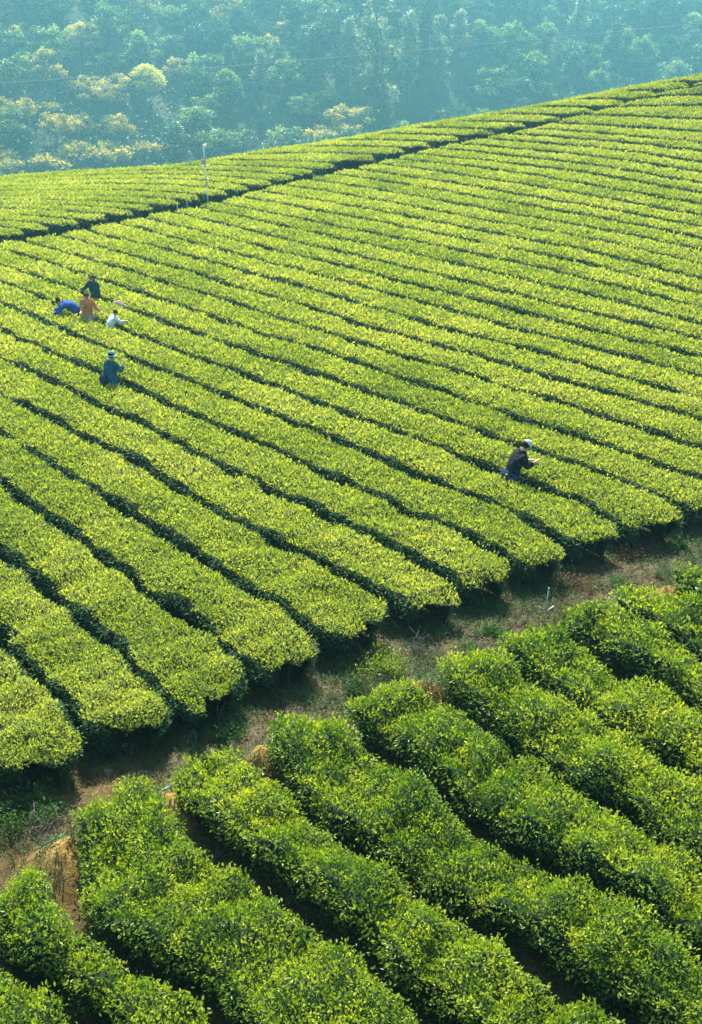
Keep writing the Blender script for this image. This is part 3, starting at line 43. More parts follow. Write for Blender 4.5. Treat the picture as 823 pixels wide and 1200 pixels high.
# ------------------------------------------------------------------ noise
def hash2(i, j, seed=0):
    n = (i.astype(np.int64) * 374761393 + j.astype(np.int64) * 668265263 + seed * 2246822519) & 0xffffffff
    n = ((n ^ (n >> 13)) * 1274126177) & 0xffffffff
    return ((n ^ (n >> 16)) & 0xffffff) / float(0xffffff)
def vnoise(x, y, f=1.0, seed=0):
    x = np.asarray(x, float) * f; y = np.asarray(y, float) * f
    i = np.floor(x); j = np.floor(y); u = x - i; v = y - j
    u = u * u * (3 - 2 * u); v = v * v * (3 - 2 * v)
    a = hash2(i, j, seed); b = hash2(i + 1, j, seed); c = hash2(i, j + 1, seed); d = hash2(i + 1, j + 1, seed)
    return (a * (1 - u) + b * u) * (1 - v) + (c * (1 - u) + d * u) * v
def fbm(x, y, f=1.0, o=3, seed=0):
    r = 0; a = 1; t = 0
    for k in range(o):
        r = r + a * vnoise(x, y, f * 2 ** k, seed + k * 17); t += a; a *= .5
    return r / t

# ------------------------------------------------------------------ terrain
CO = np.array(D['co'])
def plf(key, ext0=None, ext1=None):
    P = np.array(D[key]); xs, ys = P[:, 0], P[:, 1]
    s0 = (ys[2] - ys[0]) / (xs[2] - xs[0]) if ext0 is None else ext0
    s1 = (ys[-1] - ys[-3]) / (xs[-1] - xs[-3]) if ext1 is None else ext1
    def f(x):
        x = np.asarray(x, float); y = np.interp(x, xs, ys)
        y = np.where(x < xs[0], ys[0] + (x - xs[0]) * s0, y)
        return np.where(x > xs[-1], ys[-1] + (x - xs[-1]) * s1, y)
    return f
F_crest = plf('crest', 0, 0)
F_upper_ditch_near = plf('pathmain', .9, .15)
F_upper_ditch_far = plf('uptips', .9, .15)
_f0 = F_upper_ditch_far
F_upper_ditch_far = lambda x: F_upper_ditch_near(x) + (_f0(x) - F_upper_ditch_near(x)) * np.interp(x, [3, 14], [1, .5])
F_track_far = plf('maintips')
F_track_near = plf('nearheads', .8, .8)
def canopy(X, Y):
    """height of the clipped tea canopy"""
    X = np.asarray(X, float); Y = np.asarray(Y, float)
    yc = F_crest(X)
    x = 26 * np.tanh(X / 26 / 1.0) if False else np.clip(X, -24, 27); y = np.clip(Y, 6, None)
    yy = np.minimum(y, yc)
    u = x / 30; v = (yy - 40) / 30
    B = np.stack([np.ones_like(u), u, v, u * u, u * v, v * v, u ** 3, u * u * v, u * v * v, v ** 3, v ** 4, u * v ** 3, u * u * v * v], -1)
    z = B @ CO
    over = np.clip(y - yc, 0, None)
    z = z - np.where(over < 12, over ** 2 * 0.035, 12 ** 2 * .035 + (over - 12) * .84)
    return z + CAMZ
VALLEY = -14.0; HK = 2.3           # the slope across the valley lies HK times as far off as it was first sketched
def hill(X, Y):
    return CAMZ + HK * (hill0(np.asarray(X) / HK, np.asarray(Y) / HK) - CAMZ)
def hill0(X, Y):
    """far wooded hillside across the valley"""
    foot = 110 + np.clip(0.45 * X, -25, 40) + 7 * (fbm(X, 0 * X + 3, .02, 2, 5) - .5)
    d = np.clip(Y - foot, 0, None)
    slope = 0.50 + 0.10 * (fbm(X, Y, .018, 2, 9) - .5)
    z = VALLEY + d * slope + 5 * (fbm(X, Y, .045, 3, 3) - .5) * np.clip(d / 10, 0, 1)
    spur = np.exp(-((X - (-2 + .25 * (Y - 120))) / 11) ** 2) * 4.5 * np.clip(d / 20, 0, 1)
    z = z + spur
    top = 36.0
    return np.where(z > top - 8, top - 8 + 8 * np.tanh((z - top + 8) / 8), z)
MOUNDS = [(-3.86, 11.55, .52, .50), (-2.58, 12.72, .44, .40), (-1.34, 13.78, .42, .36), (1.18, 15.60, .44, .38), (6.26, 18.9, .36, .34), (3.78, 17.32, .34, .32), (7.9, 20.2, .25, .35)]
def ground(X, Y):
    X = np.asarray(X, float); Y = np.asarray(Y, float)
    z = canopy(X, Y) - .76
    yt, yn = F_track_far(X), F_track_near(X)
    inpath = np.clip(np.minimum(yt + .1 - Y, Y - yn + .4) / .5, 0, 1)
    z = z + inpath * (.10 + .16 * (fbm(X, Y, 1.1, 3, 21) - .5))
    z = z + .05 * (fbm(X, Y, 3.0, 2, 22) - .5)
    # left end of the track drops into a shallow cut
    cut = np.exp(-((X + 5.4) / 1.3) ** 2 - ((Y - 12.0) / 1.4) ** 2); z = z - .16 * cut
    near = (Y < yn)
    z = np.where(near, z + .08, z)
    for mx, my, h, r in MOUNDS:
        q = ((X - mx) ** 2 + (Y - my) ** 2) / (r * r)
        z = z + h * np.exp(-q * 1.1)
    z = np.maximum(z, CAMZ + HK * (VALLEY - CAMZ) - 2)
    return z

# ------------------------------------------------------------------ mesh helpers
def mesh_np(name, V, Fq, mats, fmat=None, attrs=None, smooth=False):
    """V (n,3); Fq (m,3|4) int; attrs {name: (face values)}"""
    V = np.ascontiguousarray(V, np.float32); Fq = np.ascontiguousarray(Fq, np.int32)
    me = bpy.data.meshes.new(name)
    n, m, k = len(V), len(Fq), Fq.shape[1]
    me.vertices.add(n); me.vertices.foreach_set('co', V.ravel())
    me.loops.add(m * k); me.loops.foreach_set('vertex_index', Fq.ravel())
    me.polygons.add(m); me.polygons.foreach_set('loop_start', np.arange(0, m * k, k, dtype=np.int32))
    for mt in mats: me.materials.append(mt)
    if fmat is not None: me.polygons.foreach_set('material_index', np.asarray(fmat, np.int32))
    me.polygons.foreach_set('use_smooth', np.full(m, bool(smooth)))
    me.update(calc_edges=True)
    for an, av in (attrs or {}).items():
        a = me.attributes.new(an, 'FLOAT', 'FACE'); a.data.foreach_set('value', np.asarray(av, np.float32))
    return me
def link(name, me, parent=None, kind=None, label=None, cat=None, group=None, loc=None):
    o = bpy.data.objects.new(name, me); COL.objects.link(o)
    if parent is not None: o.parent = parent
    if kind: o['kind'] = kind
    if label: o['label'] = label
    if cat: o['category'] = cat
    if group: o['group'] = group
    if loc is not None: o.location = loc
    return o
def grid_faces(nu, nv, wrap=False):
    i = np.arange(nu - 1)[:, None]; j = np.arange(nv - 1)[None, :]
    a = (i * nv + j).ravel()
    return np.stack([a, a + nv, a + nv + 1, a + 1], 1)
def tube(bm_pts, radii, n=8, close=True):
    """tapered tube through points -> V,F(quads, caps as degenerate-free fans of quads omitted)"""
    P = np.array(bm_pts, float); m = len(P)
    V = []
    T = np.gradient(P, axis=0)
    up = np.array([0.31, .2, 1.0])
    for k in range(m):
        t = T[k] / (np.linalg.norm(T[k]) + 1e-9)
        a = np.cross(t, up); 
        if np.linalg.norm(a) < 1e-3: a = np.cross(t, [1, 0, 0])
        a /= np.linalg.norm(a); b = np.cross(t, a)
        for q in range(n):
            th = 2 * math.pi * q / n
            V.append(P[k] + radii[k] * (math.cos(th) * a + math.sin(th) * b))
    F = []
    for k in range(m - 1):
        for q in range(n):
            F.append([k * n + q, k * n + (q + 1) % n, (k + 1) * n + (q + 1) % n, (k + 1) * n + q])
    V.append(P[0]); V.append(P[-1]); c0 = m * n; c1 = c0 + 1
    for q in range(0, n, 2):
        F.append([c0, (q + 2) % n, q + 1, q]); F.append([c1, (m - 1) * n + q, (m - 1) * n + q + 1, (m - 1) * n + (q + 2) % n])
    return np.array(V), np.array(F)
class Geo:
    def __init__(s): s.V = []; s.F = []; s.n = 0; s.m = []
    def add(s, V, F, mi=0):
        V = np.asarray(V, float); F = np.asarray(F, int)
        s.V.append(V); s.F.append(F + s.n); s.m.append(np.full(len(F), mi)); s.n += len(V)
    def mesh(s, name, mats, smooth=True): return mesh_np(name, np.concatenate(s.V), np.concatenate(s.F), mats, np.concatenate(s.m), smooth=smooth)
def box_geo(g, c, sz, rot=None, mi=0):
    v = np.array([[x, y, z] for x in (-.5, .5) for y in (-.5, .5) for z in (-.5, .5)]) * np.array(sz)
    if rot is not None: v = v @ np.array(rot).T
    g.add(v + np.array(c), [[0, 1, 3, 2], [4, 6, 7, 5], [0, 4, 5, 1], [2, 3, 7, 6], [0, 2, 6, 4], [1, 5, 7, 3]], mi)

# ------------------------------------------------------------------ materials
def new_mat(name):
    m = bpy.data.materials.new(name); m.use_nodes = True; nt = m.node_tree; nt.nodes.clear()
    out = nt.nodes.new("ShaderNodeOutputMaterial"); return m, nt, out
def ramp(nt, stops, fac):
    r = nt.nodes.new("ShaderNodeValToRGB"); el = r.color_ramp.elements
    while len(el) < len(stops): el.new(0.5)
    for e, (p, c) in zip(el, stops): e.position = p; e.color = (*c, 1)
    nt.links.new(fac, r.inputs[0]); return r.outputs[0]
def leaf_mat(name, stops, transl=.45, rough=.5, tint=(1.25, 1.25, .5), spec=.35):
    m, nt, out = new_mat(name)
    at = nt.nodes.new("ShaderNodeAttribute"); at.attribute_name = 'tone'
    oi = nt.nodes.new("ShaderNodeObjectInfo")
    add = nt.nodes.new("ShaderNodeMath"); add.operation = 'MULTIPLY_ADD'; add.inputs[1].default_value = .12
    sub = nt.nodes.new("ShaderNodeMath"); sub.operation = 'ADD'
    nt.links.new(oi.outputs['Random'], add.inputs[0]); nt.links.new(at.outputs['Fac'], add.inputs[2])
    nt.links.new(add.outputs[0], sub.inputs[0]); sub.inputs[1].default_value = -.06
    c = ramp(nt, stops, sub.outputs[0])
    pb = nt.nodes.new("ShaderNodeBsdfPrincipled"); pb.inputs['Roughness'].default_value = rough
    pb.inputs['Specular IOR Level'].default_value = spec
    nt.links.new(c, pb.inputs['Base Color'])
    mu = nt.nodes.new("ShaderNodeMix"); mu.data_type = 'RGBA'; mu.blend_type = 'MULTIPLY'; mu.inputs[0].default_value = 1
    nt.links.new(c, mu.inputs[6]); mu.inputs[7].default_value = (*tint, 1)
    tr = nt.nodes.new("ShaderNodeBsdfTranslucent"); nt.links.new(mu.outputs[2], tr.inputs[0])
    ms = nt.nodes.new("ShaderNodeMixShader"); ms.inputs[0].default_value = transl
    nt.links.new(pb.outputs[0], ms.inputs[1]); nt.links.new(tr.outputs[0], ms.inputs[2]); nt.links.new(ms.outputs[0], out.inputs[0])
    return m
def noise_mat(name, stops, scale=2.0, detail=6, rough=.9, bump=.4, bscale=None, dist=.5, spec=.2, bdist=.05):
    m, nt, out = new_mat(name)
    tc = nt.nodes.new("ShaderNodeTexCoord")
    n1 = nt.nodes.new("ShaderNodeTexNoise"); n1.inputs['Scale'].default_value = scale; n1.inputs['Detail'].default_value = detail
    n1.inputs['Distortion'].default_value = dist; n1.inputs['Roughness'].default_value = .65
    nt.links.new(tc.outputs['Object'], n1.inputs['Vector'])
    c = ramp(nt, stops, n1.outputs[0])
    pb = nt.nodes.new("ShaderNodeBsdfPrincipled"); pb.inputs['Roughness'].default_value = rough; pb.inputs['Specular IOR Level'].default_value = spec
    nt.links.new(c, pb.inputs['Base Color'])
    if bump:
        n2 = nt.nodes.new("ShaderNodeTexNoise"); n2.inputs['Scale'].default_value = bscale or scale * 6; n2.inputs['Detail'].default_value = 5
        nt.links.new(tc.outputs['Object'], n2.inputs['Vector'])
        b = nt.nodes.new("ShaderNodeBump"); b.inputs['Strength'].default_value = bump; b.inputs['Distance'].default_value = bdist
        nt.links.new(n2.outputs[0], b.inputs['Height']); nt.links.new(b.outputs[0], pb.inputs['Normal'])
    nt.links.new(pb.outputs[0], out.inputs[0]); return m
M_young = leaf_mat('young_tea_leaf', [(0.0, (.11, .175, .022)), (.30, (.215, .295, .030)), (.60, (.325, .405, .048)), (1.0, (.46, .505, .115))], .5, .45, (1.2, 1.12, .35), spec=.35)
M_lush = leaf_mat('lush_tea_leaf', [(0.0, (.018, .062, .010)), (.32, (.085, .18, .012)), (.62, (.205, .315, .014)), (1.0, (.40, .46, .04))], .5, .4, (1.25, 1.2, .30), spec=.35)
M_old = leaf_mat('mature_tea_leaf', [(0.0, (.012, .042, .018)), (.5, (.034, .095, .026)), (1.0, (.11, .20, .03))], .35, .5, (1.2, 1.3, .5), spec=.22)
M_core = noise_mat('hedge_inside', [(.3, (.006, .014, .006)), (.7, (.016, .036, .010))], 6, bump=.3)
M_stem = noise_mat('tea_stem', [(.3, (.05, .035, .022)), (.7, (.12, .09, .06))], 20, bump=.3)
M_young_core = M_core

# soil with dry thatch, clay-orange patches
def soil_mat():
    m, nt, out = new_mat('field_soil')
    tc = nt.nodes.new("ShaderNodeTexCoord")
    def noise(sc, det=6, dist=.3):
        n = nt.nodes.new("ShaderNodeTexNoise"); n.inputs['Scale'].default_value = sc; n.inputs['Detail'].default_value = det
        n.inputs['Distortion'].default_value = dist; n.inputs['Roughness'].default_value = .62
        nt.links.new(tc.outputs['Object'], n.inputs['Vector']); return n.outputs[0]
    base = ramp(nt, [(.30, (.028, .021, .009)), (.52, (.075, .055, .022)), (.72, (.15, .115, .048))], noise(9, 8, 1.2))
    clay = ramp(nt, [(.38, (.16, .085, .022)), (.55, (.34, .22, .055)), (.75, (.52, .41, .14))], noise(6, 6))
    at = nt.nodes.new("ShaderNodeAttribute"); at.attribute_name = 'clay'
    mx = nt.nodes.new("ShaderNodeMix"); mx.data_type = 'RGBA'
    mul = nt.nodes.new("ShaderNodeMath"); mul.operation = 'MULTIPLY_ADD'; mul.use_clamp = True
    nt.links.new(noise(5, 5), mul.inputs[0]); mul.inputs[1].default_value = 1.6; mul.inputs[2].default_value = -1.05
    ad = nt.nodes.new("ShaderNodeMath"); ad.operation = 'ADD'; ad.use_clamp = True
    nt.links.new(at.outputs['Fac'], ad.inputs[0]); nt.links.new(mul.outputs[0], ad.inputs[1])
    m2 = nt.nodes.new("ShaderNodeMath"); m2.operation = 'MULTIPLY'; m2.use_clamp = True
    nt.links.new(ad.outputs[0], m2.inputs[0]); nt.links.new(at.outputs['Fac'], m2.inputs[1])
    nt.links.new(m2.outputs[0], mx.inputs[0]); nt.links.new(base, mx.inputs[6]); nt.links.new(clay, mx.inputs[7])
    pb = nt.nodes.new("ShaderNodeBsdfPrincipled"); pb.inputs['Roughness'].default_value = .95; pb.inputs['Specular IOR Level'].default_value = .15
    nt.links.new(mx.outputs[2], pb.inputs['Base Color'])
    b = nt.nodes.new("ShaderNodeBump"); b.inputs['Strength'].default_value = .8; b.inputs['Distance'].default_value = .04
    nt.links.new(noise(22, 7, .8), b.inputs['Height']); nt.links.new(b.outputs[0], pb.inputs['Normal'])
    nt.links.new(pb.outputs[0], out.inputs[0]); return m
M_soil = soil_mat()
CLAY = [(mx, my, r * 1.5, 1.0) for mx, my, h, r in MOUNDS] + [(-3.62, 13.75, .55, .9), (-4.6, 13.25, .6, .7), (-3.15, 14.3, .35, .8), (3.0, 19.0, .5, .6), (5.9, 20.8, .6, .55), (-5.6, 13.0, .6, .5)]
# one ground sheet: fine near the track, coarse to the valley and beyond
xs = np.unique(np.concatenate([np.arange(-400, -40, 30), np.arange(-40, -9, 1.0), np.arange(-9, 13, .14), np.arange(13, 42, 1.0), np.arange(42, 401, 30)]))
ys = np.unique(np.concatenate([np.arange(-90, 5, 10), np.arange(5, 9, 1.0), np.arange(9, 24, .14), np.arange(24, 86, .8), np.arange(86, 200, 4), np.arange(200, 760, 40)]))
GX, GY = np.meshgrid(xs, ys, indexing='ij'); GZ = ground(GX, GY)
clay = np.zeros_like(GX)
for cx, cy, r, a in CLAY: clay = np.maximum(clay, a * np.exp(-((GX - cx) ** 2 + (GY - cy) ** 2) / r ** 2))
me = mesh_np('ground', np.stack([GX, GY, GZ], -1).reshape(-1, 3), grid_faces(len(xs), len(ys))[:, ::-1], [M_soil], smooth=True)
a = me.attributes.new('clay', 'FLOAT', 'POINT'); a.data.foreach_set('value', clay.ravel().astype(np.float32))
link('ground', me, kind='structure')
# far hillside
M_hill = noise_mat('hillside_undergrowth', [(.3, (.012, .030, .012)), (.55, (.030, .060, .018)), (.75, (.075, .090, .030))], .12, 8, bump=.6, bscale=.7, bdist=.8)
hx = np.arange(-420, 421, 6.0); hy = np.arange(225, 700, 6.0)
HX, HY = np.meshgrid(hx, hy, indexing='ij')
link('far_hillside', mesh_np('far_hillside', np.stack([HX, HY, hill(HX, HY) - np.where(HY < 232, 4, 0)], -1).reshape(-1, 3), grid_faces(len(hx), len(hy))[:, ::-1], [M_hill], smooth=True), kind='structure')

# ------------------------------------------------------------------ leaves
def leaves_on(P, N, L, W, upb, spread, fold=.18, flat=.55):
    """one four-cornered leaf per point"""
    n = len(P)
    r = rng.normal(size=(n, 3)); r[:, 2] *= .6
    ax = N * .35 + r * spread; ax[:, 2] += upb
    ax /= np.linalg.norm(ax, axis=1)[:, None] + 1e-9
    q = rng.normal(size=(n, 3)) * flat; q[:, 2] += 1.0; q += N * .4
    sd = np.cross(ax, q); sd /= np.linalg.norm(sd, axis=1)[:, None] + 1e-9
    nn = np.cross(sd, ax)
    L = L[:, None]; W = W[:, None]
    b = P; t = P + ax * L
    mid = P + ax * L * .48 - nn * L * fold * .5
    V = np.stack([b, mid + sd * W * .5 + nn * L * fold, t, mid - sd * W * .5 + nn * L * fold], 1).reshape(-1, 3)
    Fq = np.arange(n * 4).reshape(n, 4)
    return V, Fq

def frustum(X, Y, m=2.6):
    z = canopy(X, Y) - CAMZ
    c, s = math.cos(R(PITCH)), math.sin(R(PITCH))
    d = Y * c - z * s; u = Y * s + z * c
    return (np.abs(X) < .3166 * d + m) & (u / d > -.4615 - .5 * m / np.maximum(d, 1)) & (d > 1)

PROF = np.array([(-.66, .02), (-.84, .22), (-.94, .48), (-.99, .72), (-1.0, .87), (-.95, .965), (-.72, 1.0), (-.33, 1.015), (0, 1.02),
                 (.33, 1.015), (.72, 1.0), (.95, .965), (1.0, .87), (.99, .72), (.94, .48), (.84, .22), (.66, .02)])
NV = len(PROF)
def seg(A, k, s, s0, ds):
    T = A[k]; i = np.clip((s - s0) / ds, 0, len(T) - 1.001); j = i.astype(int); f = i - j
    return T[j] * (1 - f) + T[j + 1] * f
HEDGES = []
def smoothed(A, fam):
    if fam == 'near': return A
    K = np.array([1, 3, 5, 6, 5, 3, 1.]); K /= K.sum()
    B = np.pad(A, ((0, 0), (3, 3)), mode='reflect', reflect_type='odd'); B = np.stack([np.convolve(b, K, 'valid') for b in B])
    w = np.clip((A - 27) / 8, 0, 1) if fam == 'main' else np.ones_like(A)
    return A * (1 - w) + B * w
def build_hedge(fam, k, inside, style, NOTCH=()):
    fd = D[fam]; A = np.array(fd['T']) / 100.; A = smoothed(A, fam); a = R(fd['ang']); e = np.array([math.cos(a), math.sin(a)]); nrm = np.array([-e[1], e[0]])
    s0, ds = fd['s0'], fd['ds']; smax = s0 + ds * (A.shape[1] - 1)
    s = np.arange(s0, smax, .1)
    tu, tl = seg(A, k, s, s0, ds), seg(A, k + 1, s, s0, ds)
    tc = (tu + tl) / 2
    X = s * e[0] + tc * nrm[0]; Y = s * e[1] + tc * nrm[1]
    ok = inside(X, Y) & frustum(X, Y, 6.0)
    if ok.sum() < 8: return None
    idx = np.where(ok)[0]
    br = np.where(np.diff(idx) > 1)[0]
    runs = np.split(idx, br + 1); run = max(runs, key=len)
    if len(run) < 8: return None
    sa, sb = s[run[0]], s[run[-1]]
    ea = not frustum(X[run[0]:run[0] + 1] - 0, Y[run[0]:run[0] + 1], 5.5)[0]; eb = not frustum(X[run[-1]:run[-1] + 1], Y[run[-1]:run[-1] + 1], 5.5)[0]
    jit = .11 if np.mean(Y[run]) < 45 else .03
    if not ea: sa += rng.uniform(-jit, jit)
    if not eb: sb += rng.uniform(-jit, jit)
    cy = float(np.mean(Y[run])); dist = math.hypot(float(np.mean(X[run])), cy, )
    step = .11 if cy < 22 else (.16 if cy < 38 else .26)
    u = np.arange(sa, sb, step); L = sb - sa
    # denser rings at the rounded ends
    u = np.unique(np.concatenate([sa + L * 0 + np.array([0, .02, .06, .12, .2, .3, .42]), u[(u > sa + .45) & (u < sb - .45)], sb - np.array([.42, .3, .2, .12, .06, .02, 0])]))
    tu, tl = seg(A, k, u, s0, ds), seg(A, k + 1, u, s0, ds)
    near = style == 'lush'
    gap = (.50 if near else np.interp(cy, [18, 30, 45, 60], [.28, .29, .37, .42])) * 1.0
    wob = .36 if near else float(np.interp(cy, [20, 35, 60], [.20, .13, .06]))
    if fam == 'upper': gap = .46
    X0 = u * e[0] + (tu + tl) / 2 * nrm[0]; Y0 = u * e[1] + (tu + tl) / 2 * nrm[1]
    gu = gap / 2 + wob * (fbm(u, u * 0 + k * 3.1, .9, 3, 40 + k) - .5) * 1.5
    gl = gap / 2 + wob * (fbm(u, u * 0 + k * 5.7, .9, 3, 90 + k) - .5) * 1.5
    if near and k >= 12: gap_x = .06; gu = gu + gap_x; gl = gl + gap_x
    if not near and cy < 48:
        gu = gu + .13 * (vnoise(u, u * 0 + k * 1.7, 2.6, 201) - .5) + .16 * np.clip(vnoise(u, u * 0 + k * 2.9, 1.1, 203) - .72, 0, 1)
        gl = gl + .13 * (vnoise(u, u * 0 + k * 4.1, 2.6, 202) - .5) + .16 * np.clip(vnoise(u, u * 0 + k * 6.3, 1.1, 204) - .72, 0, 1)
    top = tu - np.maximum(gu, .05); bot = tl + np.maximum(gl, .05)
    hw = (top - bot) / 2; tc = (top + bot) / 2
    d = np.minimum(u - sa, sb - u); rr = .34
    cap = np.sqrt(np.clip(1 - (1 - np.clip(d / rr, 0, 1)) ** 2, 0, 1)); cap = np.maximum(cap, .04)
    capf = .52 + .48 * cap; capf = np.where(d < .01, .45, capf)
    hcap = .86 + .14 * np.clip(d / .3, 0, 1)
    for sn, wn, dn in NOTCH:
        q = np.exp(-((u - sn) / wn) ** 2); hcap = hcap * (1 - dn * q)
    H = .70 if near else .76; h_seed = k * 1.37
    bx = u * e[0] + tc * nrm[0]; by = u * e[1] + tc * nrm[1]
    pa, ph = PROF[:, 0][None], PROF[:, 1][None]
    off = pa * (hw * capf)[:, None]
    # ends also bulge along the row with height
    endb = np.where((u - sa < .3)[:, None], (1 - ph) * .12, 0) - np.where((sb - u < .3)[:, None], (1 - ph) * .12, 0)
    PX = bx[:, None] + off * nrm[0] + endb * e[0]; PY = by[:, None] + off * nrm[1] + endb * e[1]
    zt = canopy(PX, PY); amp = .20 if near else np.interp(PY, [13, 20, 30], [.15, .09, .05])
    bump = amp * (fbm(PX, PY, 1.6, 3, 11) - .5) * 2 + (.13 if near else np.interp(PY, [13, 20, 30], [.09, .05, .028])) * (vnoise(PX, PY, 4.2, 31) - .5) * 2
    if near:
        bump = bump + (.075 * np.cos(2 * math.pi * (u / .85 + .9 * vnoise(u, u * 0 + k, .7, 3))))[:, None] * (1 - .3 * np.abs(pa))
    PZ = zt - H + (H + bump) * ph * hcap[:, None] * (1 + 0 * off)
    # sideways lumps
    lump = (.20 if near else np.interp(PY, [14, 22, 40], [.19, .13, .09])) * (fbm(PX + ph * 2, PY - ph * 3, 2.2, 3, 61 + k) - .5) * 2 * (1 - np.abs(pa) ** 8 * 0)
    sgn = np.sign(pa) * np.clip(np.abs(pa) * 1.4 - .4, 0, 1)
    PX = PX + lump * sgn * nrm[0]; PY = PY + lump * sgn * nrm[1]
    endn = (vnoise(pa * 2.3 + h_seed * 7.7, ph * 2.0 + h_seed, 1, 5) - .5) * (.40 if near else .24) * ph
    ea_ = np.exp(-((u - sa) / .28))[:, None] * endn + np.exp(-((sb - u) / .28))[:, None] * (-endn[:, ::-1] + .25 * (vnoise(pa * 3 + k, ph * 3, 1, 8) - .5))
    PX = PX + ea_ * e[0]; PY = PY + ea_ * e[1]
    for which, uu, q0 in (('a', u - sa, 0), ('b', sb - u, -1)):
        if (which == 'a' and ea) or (which == 'b' and eb): continue
        fe = {'main': F_upper_ditch_near if which == 'a' else F_track_far, 'upper': F_upper_ditch_far, 'near': F_track_near}[fam]
        if fam == 'upper' and which == 'a': continue
        xe = bx[q0]; m_ = float(fe(xe + .6) - fe(xe - .6)) / 1.2; t_ = np.array([1, m_]); den = t_ @ nrm
        sk = float(np.clip((t_ @ e) / den, -1.1, 1.1)) if abs(den) > .1 else 0
        sh = (pa * hw[:, None]) * sk * (1 - np.clip(uu / 2.2, 0, 1))[:, None]
        PX = PX + sh * e[0]; PY = PY + sh * e[1]
    P = np.stack([PX, PY, PZ], -1)                         # (nu, NV, 3)
    base = np.array([float(bx[0] + bx[-1]) / 2, float(by[0] + by[-1]) / 2, 0]); base[2] = float(ground(base[0], base[1]))
    return dict(P=P, base=base, cy=cy, fam=fam, k=k, X0=(float(bx[0]), float(by[0])), X1=(float(bx[-1]), float(by[-1])), ea=ea, eb=eb, near=near, e=e, n=nrm, L=L)

